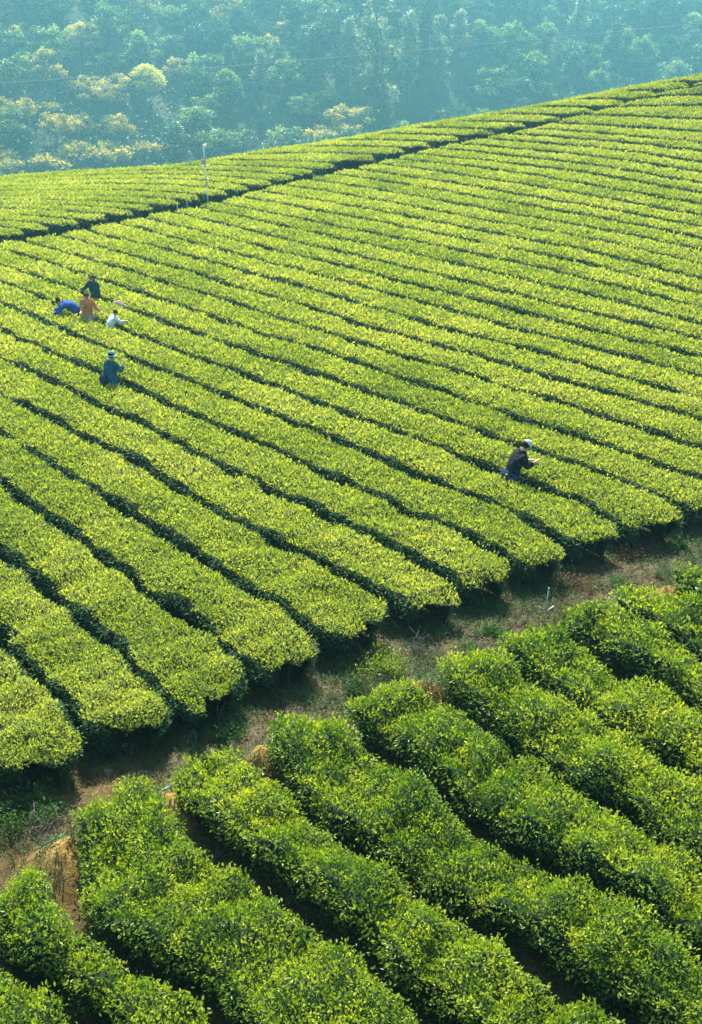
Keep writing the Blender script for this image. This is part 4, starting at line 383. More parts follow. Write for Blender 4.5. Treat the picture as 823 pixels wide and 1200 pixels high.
def emit_hedge(h, label, group):
    P, base = h['P'], h['base']; near = h['near']
    root = bpy.data.objects.new('tea_hedge', None); COL.objects.link(root); root.location = base
    root['label'] = label; root['category'] = 'tea hedge'; root['group'] = group
    nu = P.shape[0]
    dU = np.gradient(P, axis=0); dV = np.gradient(P, axis=1)
    Nn = np.cross(dU, dV); Nn /= np.linalg.norm(Nn, axis=2)[..., None] + 1e-9
    if Nn[nu // 2, NV // 2, 2] < 0: Nn = -Nn
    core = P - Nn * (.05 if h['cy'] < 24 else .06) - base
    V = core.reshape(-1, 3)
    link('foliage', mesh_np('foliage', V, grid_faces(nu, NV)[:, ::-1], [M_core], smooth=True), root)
    # leaf sampling by area
    c = P[:-1, :-1]; eu = P[1:, :-1] - c; ev = P[:-1, 1:] - c
    area = np.linalg.norm(np.cross(eu, ev), axis=2)
    cen = c + eu * .5 + ev * .5
    dist = np.linalg.norm(cen - np.array([0, 0, CAMZ]), axis=2)
    size = (.046 if near else .047) * np.clip(dist / 15.5, 1, 2.7) * (1.12 if near else 1)
    hrel = (PROF[:-1, 1] + PROF[1:, 1]) / 2
    cover = np.where(hrel > .94, 1.2, np.where(hrel > .35, .75, .25))[None] * np.ones_like(area)
    if not near: cover = cover * 1.0
    vis = frustum(cen[..., 0], cen[..., 1], 1.1)
    size = np.where(vis, size, size * 1.75)
    # faces turned away from the camera side at distance need few leaves
    fn = np.cross(eu, ev); fn /= np.linalg.norm(fn, axis=2)[..., None] + 1e-9
    nf = (Nn[:-1, :-1] * (np.array([0, 0, CAMZ]) - cen)).sum(2)
    cover = np.where((nf < -1.5) & (dist > 20), cover * .2, cover)
    cnt = area * cover / (.5 * .46 * size ** 2)
    cnt = np.floor(cnt + rng.random(cnt.shape)).astype(int)
    I = np.repeat(np.arange(cnt.size), cnt.ravel())
    iu, iv = np.unravel_index(I, cnt.shape)
    fu, fv = rng.random(len(I))[:, None], rng.random(len(I))[:, None]
    Q = (P[iu, iv] * (1 - fu) * (1 - fv) + P[iu + 1, iv] * fu * (1 - fv) + P[iu, iv + 1] * (1 - fu) * fv + P[iu + 1, iv + 1] * fu * fv)
    Nq = Nn[iu, iv] * (1 - fu) + Nn[iu + 1, iv] * fu
    sz = size[iu, iv]; hq = (PROF[iv, 1] * (1 - fv[:, 0]) + PROF[iv + 1, 1] * fv[:, 0]); top = hrel[iv] > .94
    # shoots stand up in tufts
    tuft = .65 * vnoise(Q[:, 0], Q[:, 1], 6.5 if near else 10.0, 77) + .35 * vnoise(Q[:, 0], Q[:, 1], 15.0, 78)
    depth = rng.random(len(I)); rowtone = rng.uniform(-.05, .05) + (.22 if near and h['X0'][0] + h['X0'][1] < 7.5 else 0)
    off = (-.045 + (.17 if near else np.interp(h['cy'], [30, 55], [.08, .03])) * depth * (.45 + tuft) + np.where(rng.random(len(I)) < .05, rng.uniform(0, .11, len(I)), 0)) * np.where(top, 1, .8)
    Q = Q + Nq * off[:, None]
    Ls = sz * rng.uniform(.65, 1.45, len(I)); Ws = Ls * rng.uniform(.34, .50, len(I))
    patch = fbm(Q[:, 0], Q[:, 1], .55, 3, 5)
    tone_top = (.54 if near else .60) + rowtone + .75 * (patch - .5) + (.45 if near else .24) * (depth - .5) * (.6 + tuft) + (.75 if near else .30) * (tuft - .5) + rng.normal(0, .11 if near else .075, len(I))  # leaves low between tufts get a darker tone, painting shade in the hollows
    tone_side = .45 + (1.0 if near else .5) * (hq - .75) + .3 * (depth - .5) + rng.normal(0, .17, len(I))  # tone falls towards the hedge foot, furrow shade put into the leaf colour
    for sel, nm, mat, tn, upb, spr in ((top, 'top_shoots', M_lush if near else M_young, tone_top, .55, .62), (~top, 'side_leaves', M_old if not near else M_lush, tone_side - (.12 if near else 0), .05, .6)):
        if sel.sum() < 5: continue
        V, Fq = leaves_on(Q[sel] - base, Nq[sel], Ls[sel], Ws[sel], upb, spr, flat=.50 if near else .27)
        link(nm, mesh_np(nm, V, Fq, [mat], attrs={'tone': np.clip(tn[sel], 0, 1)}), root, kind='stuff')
    global NLEAF; NLEAF += len(I)
    # woody stems where the hedge ends are open to view
    g = Geo()
    for end, (x, y) in (('a', h['X0']), ('b', h['X1'])):
        if (end == 'a' and h['ea']) or (end == 'b' and h['eb']): continue
        if h['cy'] > 75: continue
        sg = 1 if end == 'a' else -1
        for q in range(9 if h['cy'] < 40 else 4):
            px = x + h['e'][0] * sg * rng.uniform(.08, 1.0) + h['n'][0] * rng.uniform(-.42, .42)
            py = y + h['e'][1] * sg * rng.uniform(.08, 1.0) + h['n'][1] * rng.uniform(-.42, .42)
            z0 = float(ground(px, py)) - .03; ln = rng.uniform(.35, .6); dx, dy = rng.normal(0, .13, 2)
            V, Fq = tube([(px, py, z0), (px + dx * .4, py + dy * .4, z0 + ln * .5), (px + dx, py + dy, z0 + ln)], [.016, .012, .007], 6)
            g.add(V - base, Fq)
    if g.n: link('stems', g.mesh('stems', [M_stem]), root, kind='stuff')
    return root
NLEAF = 0
H_main = []; H_up = []; H_near = []
ins_main = lambda X, Y: (Y < F_upper_ditch_near(X)) & (Y > F_track_far(X)) & (Y < F_crest(X) + 5)
ins_up = lambda X, Y: (Y > F_upper_ditch_far(X)) & (Y < F_crest(X) + 3.5)
ins_near = lambda X, Y: (Y < F_track_near(X)) & (Y > 6.2)
notch = {('near', 'm'): 0}
for k in range(len(D['main']['T']) - 1):
    nn = []
    if k > 22 and rng.random() < .5: nn.append((rng.uniform(-30, -15), .25, rng.uniform(.04, .12)))
    pass
    h = build_hedge('main', k, ins_main, 'clipped', nn)
    if h: H_main.append(h)
for k in range(len(D['upper']['T']) - 1):
    h = build_hedge('upper', k, ins_up, 'clipped')
    if h: H_up.append(h)
for k in range(len(D['near']['T']) - 1):
    nn = []
    for q in range(2):
        nn.append((rng.uniform(-10.5, -2), rng.uniform(.15, .28), rng.uniform(.12, .34)))
    h = build_hedge('near', k, ins_near, 'lush', nn)
    if h: H_near.append(h)
ORD = ['nearest', 'second', 'third', 'fourth', 'fifth', 'sixth', 'seventh', 'eighth', 'ninth', 'tenth', 'eleventh', 'twelfth', 'thirteenth', 'fourteenth', 'fifteenth',
       'sixteenth', 'seventeenth', 'eighteenth', 'nineteenth', 'twentieth', 'twenty-first', 'twenty-second', 'twenty-third', 'twenty-fourth', 'twenty-fifth', 'twenty-sixth',
       'twenty-seventh', 'twenty-eighth', 'twenty-ninth', 'thirtieth', 'thirty-first', 'thirty-second', 'thirty-third', 'thirty-fourth', 'thirty-fifth', 'thirty-sixth']
def first(i): return 'first' if i == 0 else ORD[i]
G_main = 'long clipped tea hedges across the main field'
tips = sorted([h for h in H_main if not h['eb'] and h['X1'][1] < F_track_far(h['X1'][0]) + 1.5], key=lambda h: h['X1'][0])
for i, h in enumerate(tips):
    h['label'] = 'clipped tea hedge reaching the grassy track, %s such end from the left' % first(i)
rest = sorted([h for h in H_main if 'label' not in h], key=lambda h: (h['X0'][0] + h['X0'][1]))
lefts = [h for h in rest if h['X0'][0] + h['X0'][1] < 6]      # below the tips, at the left corner
for i, h in enumerate(lefts): h['label'] = 'short piece of tea hedge at the left edge above the track, lowest one'
rest = [h for h in rest if 'label' not in h]
for i, h in enumerate(rest):
    h['label'] = 'tea hedge on the main field, %s behind those reaching the track' % first(i)
for h in H_main: emit_hedge(h, h['label'], G_main)
G_up = 'tea hedges beyond the upper ditch'
H_up.sort(key=lambda h: h['X1'][0])
for i, h in enumerate(H_up): emit_hedge(h, 'pale tea hedge beyond the upper ditch, %s end from the left' % first(i), G_up)
G_near = 'bushy tea hedges below the track'
H_near.sort(key=lambda h: h['X0'][0] + h['X0'][1])
for i, h in enumerate(H_near): emit_hedge(h, 'bushy tea hedge below the grassy track, %s from the bottom left corner' % first(i), G_near)
print('hedges', len(H_main), len(H_up), len(H_near), 'leaves', NLEAF)
for h in H_near: print('near', h['k'], np.round(h['X0'], 1), np.round(h['X1'], 1), h['ea'], h['eb'])

# ------------------------------------------------------------------ wooded hillside beyond the valley
M_treeleaf = leaf_mat('tree_leaf_green', [(0, (.006, .034, .008)), (.5, (.050, .125, .018)), (1, (.30, .42, .04))], .35, .5, (1.2, 1.25, .6))
M_treedark = leaf_mat('tree_leaf_dark', [(0, (.004, .022, .012)), (.5, (.022, .070, .026)), (1, (.075, .16, .045))], .3, .5, (1.2, 1.25, .6))
M_treeolive = leaf_mat('tree_leaf_olive', [(0, (.08, .085, .010)), (.5, (.33, .31, .022)), (1, (.66, .56, .05))], .4, .5, (1.2, 1.1, .6))
M_treepale = leaf_mat('tree_leaf_pale', [(0, (.060, .100, .050)), (.5, (.180, .230, .120)), (1, (.420, .440, .280))], .4, .45, (1.1, 1.1, .8))
M_treeyellow = leaf_mat('tree_leaf_yellow', [(0, (.24, .27, .012)), (.5, (.60, .62, .02)), (1, (.80, .78, .05))], .45, .5, (1.2, 1.15, .4))
M_bark = noise_mat('tree_bark', [(.3, (.05, .04, .03)), (.7, (.13, .11, .085))], 4, bump=.5)
def crown_mesh(kind, seed):
    r = np.random.default_rng(seed)
    clumps = []
    if kind == 'round':
        for _ in range(34):
            d = r.normal(size=3); d /= np.linalg.norm(d); d[2] = d[2] * .75 + .15
            rad = r.uniform(.45, 1.0); c = np.array([d[0] * 2.3, d[1] * 2.3, 4.6 + d[2] * 2.3]) * np.array([rad, rad, 1]) 
            clumps.append((c, r.uniform(.55, 1.0), .65))
    elif kind == 'tall':
        for _ in range(34):
            h = r.uniform(0, 1); ra = (1.5 * (1 - h) ** .6 + .25) * r.uniform(.2, 1); th = r.uniform(0, 6.28)
            clumps.append((np.array([ra * math.cos(th), ra * math.sin(th), 2.0 + h * 6.5]), r.uniform(.40, .70), 1.0))
    elif kind == 'spread':
        for _ in range(36):
            th = r.uniform(0, 6.28); ra = 3.0 * math.sqrt(r.random()); lv = r.choice([0, 1, 2])
            clumps.append((np.array([ra * math.cos(th), ra * math.sin(th), 3.0 + lv * 1.1 - ra * .22 + r.normal() * .25]), r.uniform(.5, .95), .55))
    else:   # bush
        for _ in range(20):
            th = r.uniform(0, 6.28); ra = 1.7 * math.sqrt(r.random())
            clumps.append((np.array([ra * math.cos(th), ra * math.sin(th), .5 + r.uniform(0, 1.3) * (1 - ra / 2.4)]), r.uniform(.4, .75), .7))
    P = []; N = []; T = []
    for c, rad, fl in clumps:
        n = int(95 * rad)
        d = r.normal(size=(n, 3)); d /= np.linalg.norm(d, axis=1)[:, None]
        q = c + d * rad * (r.random(n) ** .35)[:, None] * np.array([1, 1, fl])
        P.append(q); N.append(d); T.append(.48 + .30 * d[:, 2] + r.normal(0, .10, n) + r.normal() * .18)  # clump tops toned lighter than undersides, sunlight painted into the crown
    P = np.concatenate(P); N = np.concatenate(N); T = np.clip(np.concatenate(T), 0, 1)
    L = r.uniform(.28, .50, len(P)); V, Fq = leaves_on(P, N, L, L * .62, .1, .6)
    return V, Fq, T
def trunk_mesh(kind, seed):
    r = np.random.default_rng(seed); g = Geo()
    top = {'round': 4.6, 'tall': 8.0, 'spread': 3.6, 'bush': .9}[kind]
    bx, by = r.normal(0, .15, 2)
    rad = .05 if kind == 'bush' else .17
    V, Fq = tube([(0, 0, -.6), (bx * .4, by * .4, top * .35), (bx, by, top * .7), (bx * 1.2, by * .8, top)], [rad * 1.25, rad, rad * .65, rad * .2], 8); g.add(V, Fq)
    for q in range(7):
        th = q * .9 + r.uniform(-.3, .3); h0 = top * r.uniform(.3, .8); ln = (1.0 if kind == 'tall' else 1.9) * r.uniform(.6, 1.1) * (.4 if kind == 'bush' else 1)
        V, Fq = tube([(bx * .5, by * .5, h0), (math.cos(th) * ln * .55, math.sin(th) * ln * .55, h0 + ln * .4), (math.cos(th) * ln, math.sin(th) * ln, h0 + ln * .9)], [rad * .5, rad * .32, rad * .1], 5); g.add(V, Fq)
    return g.mesh('trunk', [M_bark])
KM = {}
def tree_meshes(kind, mat, var):
    key = (kind, mat.name, var)
    if key not in KM:
        V, Fq, T = crown_mesh(kind, var * 13 + len(kind))
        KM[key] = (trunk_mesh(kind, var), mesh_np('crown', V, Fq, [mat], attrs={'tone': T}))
    return KM[key]
def place_tree(x, y, kind, mat, var, sc, name, label, cat, group, rz=None, sz=1.0):
    t, c = tree_meshes(kind, mat, var)
    o = bpy.data.objects.new(name, None); COL.objects.link(o)
    x, y, sc = x * HK, y * HK, sc * HK
    o.location = (x, y, float(hill(np.float64(x), np.float64(y))) - .3)
    o.rotation_euler = (0, 0, rng.uniform(0, 6.28) if rz is None else rz); o.scale = (sc, sc, sc * sz)
    o['label'] = label; o['category'] = cat
    if group: o['group'] = group
    link('trunk', t, o); link('crown', c, o)
    return o
# photograph pixel -> plan point on the hillside (used once, to site the few distinct trees)
placed = []
def view_px(x, y, z):
    c, s_ = math.cos(R(PITCH)), math.sin(R(PITCH)); zz = z - CAMZ; d = y * c - zz * s_; u = y * s_ + zz * c
    return 411.5 + 1300 * x / d, 600 - 1300 * u / d
WOOD = []; SPX = []
def far_enough(x, y, d):
    return all((x - a) ** 2 + (y - b) ** 2 > d * d for a, b in placed)
SPECIAL = [
    # x, y, kind, material, variant, scale, stretch, name, label, category
    (-21.6, 126.3, 'round', M_treeyellow, 1, .78, .8, 'yellow_tree', 'bright yellow leaved tree standing out alone among the dark trees of the left slope', 'tree'),
    (2.6, 126.6, 'tall', M_treepale, 2, 1.25, 1.35, 'pale_tree', 'tallest plume shaped tree with whitish leaves at the top middle of the slope', 'tree'),
    (6.4, 131.4, 'tall', M_treepale, 3, .9, 1.25, 'pale_tree', 'slender whitish tree just right of the tallest pale plume tree', 'tree'),
    (-.3, 131, 'tall', M_treepale, 1, .75, 1.1, 'pale_tree', 'thin pale tree just left of the tallest whitish plume tree', 'tree'),
    (10.1, 137.6, 'tall', M_treepale, 2, .8, 1.2, 'pale_tree', 'second slender whitish tree to the right of the tallest pale plume', 'tree'),
    (-9.7, 127.6, 'tall', M_treepale, 3, .65, 1.1, 'pale_tree', 'pinkish white slender tree left of the olive strip of trees', 'tree'),
    (13.0, 144.5, 'tall', M_treepale, 1, .8, 1.0, 'pale_tree', 'pale tree at the top edge right of the tallest plume tree', 'tree'),
    (-18.9, 132.0, 'spread', M_treeolive, 2, .6, 1.0, 'olive_tree', 'small orange olive tree right of the bright yellow tree', 'tree'),
    (14.8, 136.8, 'bush', M_treeleaf, 3, 1.1, 1.2, 'green_bush', 'rounded yellow green bush peeping over the brow at the middle of the field edge', 'bush'),
    (-29.1, 112.0, 'bush', M_treeolive, 1, 1.2, 1.0, 'ochre_bush', 'leftmost ochre bush just above the left brow of the field', 'bush'),
    (-26.7, 114.0, 'bush', M_treeolive, 2, 1.1, 1.0, 'ochre_bush', 'ochre bush second from the left above the brow of the field', 'bush'),
    (-23.8, 114.9, 'bush', M_treeolive, 3, 1.3, 1.0, 'ochre_bush', 'broad ochre bush third from the left above the brow of the field', 'bush'),
    (-20.4, 117.0, 'bush', M_treeolive, 1, 1.0, 1.1, 'ochre_bush', 'ochre bush above the brow left of the tall thin pole', 'bush'),
]
OLIVE_ZONE = [(-9.8, 119.4, 3), (-7.2, 121.4, 3.2), (-4.2, 125.2, 3.2), (-1, 126.7, 3.5), (2.6, 129.2, 3), (-33.1, 116.9, 4.5), (-29.7, 116.5, 4), (-27.2, 120.9, 3.5), (-35.8, 129.9, 5), (-36, 124.4, 4)]
for X, Y, kd, mt, va, sc, st, nm, lb, ct in SPECIAL:
    place_tree(X, Y, kd, mt, va, sc, nm, lb, ct, None, sz=st); placed.append((X, Y))
    _z = float(hill(np.float64(X * HK), np.float64(Y * HK))); _u, _v = view_px(X * HK, Y * HK, _z); SPX.append((_u, Y, _v))
KINDS_ = [('round', M_treeleaf, 'green_tree', 'rounded green tree in the hazy wood on the far slope', 'tree', 'rounded green trees of the far wood'),
          ('round', M_treedark, 'dark_tree', 'dark rounded tree in the hazy wood on the far slope', 'tree', 'dark rounded trees of the far wood'),
          ('tall', M_treedark, 'conifer_tree', 'dark narrow upright tree in the hazy wood on the far slope', 'tree', 'dark upright trees of the far wood'),
          ('spread', M_treeleaf, 'spreading_tree', 'green flat crowned tree in the hazy wood on the far slope', 'tree', 'flat crowned trees of the far wood'),
          ('spread', M_treeolive, 'olive_tree', 'olive yellow flat crowned tree on the far slope', 'tree', 'olive trees of the far wood'),
          ('tall', M_treepale, 'pale_tree', 'pale leaved slender tree on the far slope', 'tree', 'pale slender trees of the far wood'),
          ('bush', M_treeolive, 'hillside_bush', 'olive bush on the far slope', 'bush', 'olive bushes at the foot of the far slope'),
          ('bush', M_treeleaf, 'green_bush', 'green bush on the far slope', 'bush', 'green bushes at the foot of the far slope')]
cnt = 0; tries = 0
while cnt < 430 and tries < 30000:
    tries += 1
    y = rng.uniform(84, 215); x = rng.uniform(-.36 * y - 4, .36 * y + 4)
    foot = 110 + min(40, max(-25, .45 * x))
    if y < foot - 3: continue
    dd = y - foot
    if not far_enough(x, y, 2.3 if dd < 8 else 3.1): continue
    zz = float(hill(np.float64(x * HK), np.float64(y * HK))); u0, v0 = view_px(x * HK, y * HK, zz); u1, v1 = view_px(x * HK, y * HK, zz + 6 * HK)
    if v1 > np.interp(u0, [0, 200, 411, 600, 823], [210, 195, 163, 131, 90]) - 2 or v0 < -30: continue
    if any(abs(u0 - a) < 24 and y < b_ and v1 < c_ + 6 for a, b_, c_ in SPX): continue
    n1 = vnoise(x, y, .06, 71); n2 = rng.random(); left = x < -8
    zone = vnoise(x, y, .035, 74)
    inz = any((x - a) ** 2 + (y - b) ** 2 < 2.6 * r_ * r_ for a, b, r_ in OLIVE_ZONE)
    if inz and n2 < .85: k = rng.choice([4, 6, 4, 3])
    elif dd < 7: k = rng.choice([6, 7, 7, 4] if left else [7, 7, 0])
    elif n1 > .50 and left and n2 < .75: k = rng.choice([4, 4, 3, 6])
    elif abs(x - 5) < 13 and n2 < .2: k = 5
    elif n2 < .34: k = 0
    elif n2 < .62: k = 1
    elif n2 < .72: k = 2
    elif n2 < .93: k = 3
    else: k = 5 if x > -20 and n2 > .97 else 0
    kd, mt, nm, lb, ct, gp = KINDS_[k]
    o = place_tree(x, y, kd, mt, int(rng.integers(1, 4)), rng.uniform(.5, 1.0), nm, lb, ct, gp, sz=rng.uniform(.85, 1.2))
    placed.append((x, y)); cnt += 1
    WOOD.append((o, k, u0, v0))
# say for every tree whereabouts on the slope it stands
ZX = [(90, 'at the left edge'), (190, 'left of the tall pole'), (290, 'straight above the tall pole'), (400, 'left of the tallest pale plume'), (500, 'beside the tallest pale plume'),
      (610, 'right of the tallest pale plume'), (720, 'behind the upper right brow'), (9999, 'at the right edge')]
ZY = [(25, 'at the wood top'), (60, 'high up'), (100, 'half way up'), (9999, 'low down')]
SHORT = ['rounded green tree', 'dark rounded tree', 'dark upright tree', 'flat crowned green tree', 'olive yellow tree', 'pale slender tree', 'olive bush', 'green bush']
buckets = {}
for o, k, u_, v_ in WOOD:
    zx = next(i for i, z in enumerate(ZX) if u_ < z[0]); zy = next(i for i, z in enumerate(ZY) if v_ - 12 < z[0])
    buckets.setdefault((k, zx, zy), []).append((u_, o))
for (k, zx, zy), L_ in buckets.items():
    L_.sort(key=lambda t: t[0]); n_ = len(L_)
    for i, (u_, o) in enumerate(L_):
        pre = '' if n_ == 1 else ('leftmost ' if i == 0 else 'rightmost ' if i == n_ - 1 else 'middle ' if n_ == 3 else [first(i) + ' ' for i in range(30)][min(i, 29)])
        o['label'] = (pre + SHORT[k] + ' ' + ZY[zy][1] + ', ' + ZX[zx][1]).strip()
print('trees', cnt)
# undergrowth that fills the slope between the trees
def undergrowth():
    n = 100000
    y = rng.uniform(84, 240, n); x = rng.uniform(-.40, .40, n) * y
    x = x * HK; y = y * HK; z = hill(x, y); h = HK * (1.7 * fbm(x, y, .16, 3, 55) + rng.uniform(-.3, .5, n) + 1.6 * rng.random(n) ** 3)
    P = np.stack([x, y, z + h], 1); N = np.tile([0, -.3, .9], (n, 1))
    L = HK * rng.uniform(.2, .42, n); V, Fq = leaves_on(P, N, L, L * .6, .1, .7)
    tn = np.clip(.1 + .8 * fbm(x, y, .05, 3, 56) + rng.normal(0, .15, n), 0, 1)
    link('undergrowth', mesh_np('undergrowth', V, Fq, [M_treedark], attrs={'tone': tn}), kind='stuff', label='dense green undergrowth between the trees of the far slope')
undergrowth()

# ------------------------------------------------------------------ thin cable strung across the valley
M_cable = noise_mat('cable_grey', [(.3, (.30, .31, .32)), (.7, (.42, .43, .44))], 3, bump=0)
def cable():
    g = Geo(); pts = []
    # spans from a far slope on the left to one on the right, 95 m away
    A = np.array([-66, 98, CAMZ - 8.6]); B = np.array([72, 98, CAMZ + 2.6])
    for i in range(41):
        f = i / 40; p = A * (1 - f) + B * f; p[2] -= 4 * 1.3 * f * (1 - f) ; pts.append(p)
    V, Fq = tube(pts, [.022] * 41, 6); g.add(V, Fq)
    link('overhead_cable', g.mesh('overhead_cable', [M_cable]), label='thin pale overhead cable sagging in front of the wooded slope', cat='cable')
cable()

# ------------------------------------------------------------------ dry thatch, weeds and fallen twigs on the track
M_straw = leaf_mat('dry_grass', [(0, (.045, .036, .014)), (.5, (.155, .125, .050)), (1, (.34, .29, .15))], .25, .6, (1.1, 1.05, .8))
M_weed = leaf_mat('weed_leaf', [(0, (.015, .06, .012)), (.5, (.04, .14, .02)), (1, (.10, .26, .04))], .4, .5, (1.15, 1.25, .5))
M_brown = leaf_mat('withered_leaf', [(0, (.04, .022, .010)), (.5, (.12, .065, .022)), (1, (.24, .14, .04))], .25, .7, (1.1, 1, .7))
M_twig = noise_mat('dead_twig', [(.3, (.10, .085, .07)), (.7, (.26, .235, .20))], 20, bump=.2)
def track_pts(n, seed, lo=-.5, hi=.9):
    r = np.random.default_rng(seed)
    x = r.uniform(-8.5, 12, n); yt, yn = F_track_far(x), F_track_near(x)
    y = yn + lo + (yt - yn + hi - lo) * r.random(n)
    return x, y, r
def thatch():
    n = 70000
    x, y, r = track_pts(n, 5)
    dens = fbm(x, y, 1.3, 3, 33)
    cl = np.zeros(n)
    for cx, cy, rr, a in CLAY: cl = np.maximum(cl, a * np.exp(-((x - cx) ** 2 + (y - cy) ** 2) / (rr * .8) ** 2))
    keep = (r.random(n) < np.clip((dens - .28) * 3.2, .06, 1)) & (r.random(n) > cl * .6)
    x, y = x[keep], y[keep]; n = len(x)
    z = ground(x, y); th = r.uniform(0, 6.28, n); th += 1.2 * (fbm(x, y, .9, 2, 35) - .5)
    L = r.uniform(.05, .20, n); tilt = r.uniform(-.05, .55, n) * r.random(n)
    d = np.stack([np.cos(th) * np.cos(tilt), np.sin(th) * np.cos(tilt), np.sin(tilt)], 1)
    sd = np.stack([-np.sin(th), np.cos(th), r.normal(0, .3, n)], 1) * r.uniform(.002, .0042, n)[:, None]
    b = np.stack([x, y, z + r.uniform(.0, .07, n)], 1); m = b + d * (L * .5)[:, None] + np.array([0, 0, .03]) * r.random(n)[:, None]; t = b + d * L[:, None]
    V = np.stack([b - sd, b + sd, m + sd, m - sd, t], 1)
    V = np.stack([b - sd, b + sd, t + sd * .3, t - sd * .3], 1).reshape(-1, 3)
    tn = np.clip(fbm(x, y, 2.2, 3, 36) * .8 + r.normal(0, .2, n), 0, 1)
    link('dry_grass', mesh_np('dry_grass', V, np.arange(n * 4).reshape(n, 4), [M_straw], attrs={'tone': tn}), kind='stuff', label='matted dry grey grass lying along the track between the two tea fields')
thatch()
def grass_tufts():
    n0 = 2200; x, y, r = track_pts(n0, 12, -.3, .7)
    k = fbm(x, y, 1.0, 3, 63) > .40; x, y = x[k], y[k]; m = 20
    cx = np.repeat(x, m); cy = np.repeat(y, m); n = len(cx)
    th = r.uniform(0, 6.28, n); ra = .05 * r.random(n); L = r.uniform(.08, .24, n); out = r.uniform(.2, .9, n)
    b = np.stack([cx + ra * np.cos(th), cy + ra * np.sin(th), ground(cx, cy) - .01], 1)
    d = np.stack([np.cos(th) * out, np.sin(th) * out, np.ones(n)], 1); d /= np.linalg.norm(d, axis=1)[:, None]
    sd = np.stack([-np.sin(th), np.cos(th), 0 * th], 1) * .0035
    mid = b + d * (L * .6)[:, None]; t = mid + (d * [1, 1, .25]) * (L * .5)[:, None]
    V = np.stack([b - sd, b + sd, mid + sd, mid - sd, mid - sd, mid + sd, t + sd * .2, t - sd * .2], 1).reshape(-1, 3)
    tn = np.repeat(np.clip(fbm(x, y, .9, 2, 64) * 1.3 - .1 + r.normal(0, .15, len(x)), 0, 1), m * 2)
    link('grass_tufts', mesh_np('grass_tufts', V, np.arange(n * 8).reshape(-1, 4), [M_tuft], attrs={'tone': tn}), kind='stuff', label='olive and brown grass tufts growing along the track')
M_tuft = leaf_mat('tuft_blade', [(0, (.10, .065, .02)), (.45, (.11, .12, .03)), (.7, (.055, .12, .022)), (1, (.04, .13, .02))], .35, .55, (1.15, 1.15, .6))
grass_tufts()
def low_weeds():
    n = 60000; x, y, r = track_pts(n, 8)
    dens = fbm(x, y, .8, 3, 43) + .10 * np.exp(-((x - 3) / 2.5) ** 2)
    k = dens > .50; x, y = x[k], y[k]; n = len(x)
    P = np.stack([x, y, ground(x, y) + .02 + .12 * r.random(n) * np.clip((dens[k] - .50) * 8, .2, 1)], 1)
    L = r.uniform(.03, .065, n); V, Fq = leaves_on(P, np.tile([0, 0, 1.], (n, 1)), L, L * .4, .2, .9)
    link('low_weeds', mesh_np('low_weeds', V, Fq, [M_old], attrs={'tone': np.clip(r.normal(.6, .25, n), 0, 1)}), kind='stuff', label='low green weeds creeping over the track')
low_weeds()
def weed(x, y, rad, h, name, label, mat, n=420, leaf=.06, cat='weed'):
    r = np.random.default_rng(int(abs(x * 100 + y * 10)))
    z0 = float(ground(x, y)); o = bpy.data.objects.new(name, None); COL.objects.link(o); o.location = (x, y, z0); o['label'] = label; o['category'] = cat
    g = Geo()
    tips = []
    for q in range(16):
        th = r.uniform(0, 6.28); ra = rad * math.sqrt(r.random()); p = np.array([math.cos(th) * ra, math.sin(th) * ra, h * r.uniform(.5, 1) * (1 - .4 * ra / rad)]); tips.append(p)
        V, Fq = tube([(0, 0, -.02), p * [.5, .5, .6], p], [.008, .006, .003], 5); g.add(V, Fq)
    link('stems', g.mesh('stems', [M_weed if mat is not M_twig else M_twig]), o)
    T = np.array(tips); I = r.integers(0, len(T), n); f = r.uniform(.3, 1.08, n)
    P = T[I] * f[:, None] + r.normal(0, rad * .13, (n, 3)); P[:, 2] = np.maximum(P[:, 2], .01)
    L = r.uniform(.7, 1.3, n) * leaf; V, Fq = leaves_on(P, P / (np.linalg.norm(P, axis=1)[:, None] + .01), L, L * .42, .3, .6)
    link('leaves', mesh_np('leaves', V, Fq, [mat], attrs={'tone': np.clip(r.normal(.55, .22, n), 0, 1)}), o, kind='stuff')
weed(2.61, 17.75, .42, .30, 'weed_clump', 'bright green weed patch on the track left of the thin sprinkler post', M_weed, 900, .045)
weed(2.1, 17.2, .30, .24, 'weed_clump', 'small green weed patch just below the larger one left of the sprinkler post', M_weed, 500, .045)
weed(7.0, 21.2, .26, .34, 'weed_clump', 'small bright emerald weed at the right end of the track', M_weed, 260, .075)
weed(5.35, 19.55, .42, .16, 'weed_clump', 'flat patch of fresh green grass beside the right hand track hedge ends', M_weed, 900, .04)
weed(-4.75, 12.75, .55, .42, 'leafy_shrub', 'dark green leafy shrub at the left end of the track', M_old, 1700, .055, 'shrub')
weed(.55, 16.55, .55, .45, 'leafy_shrub', 'scruffy green shrub growing in the middle of the track', M_lush, 1300, .05, 'shrub')
weed(.0, 15.9, .4, .30, 'leafy_shrub', 'low dull green shrub on the near edge of the track left of the bare twigs', M_old, 900, .05, 'shrub')
weed(-2.0, 14.6, .42, .28, 'leafy_shrub', 'low tangled shrub on the track beside the orange clay patch', M_old, 800, .05, 'shrub')
weed(4.4, 19.6, .5, .26, 'brown_shrub', 'brownish withered shrub on the track right of the sprinkler post', M_brown, 800, .05, 'shrub')
weed(6.1, 20.9, .6, .30, 'brown_shrub', 'reddish brown withered shrub near the right end of the track', M_brown, 1100, .05, 'shrub')
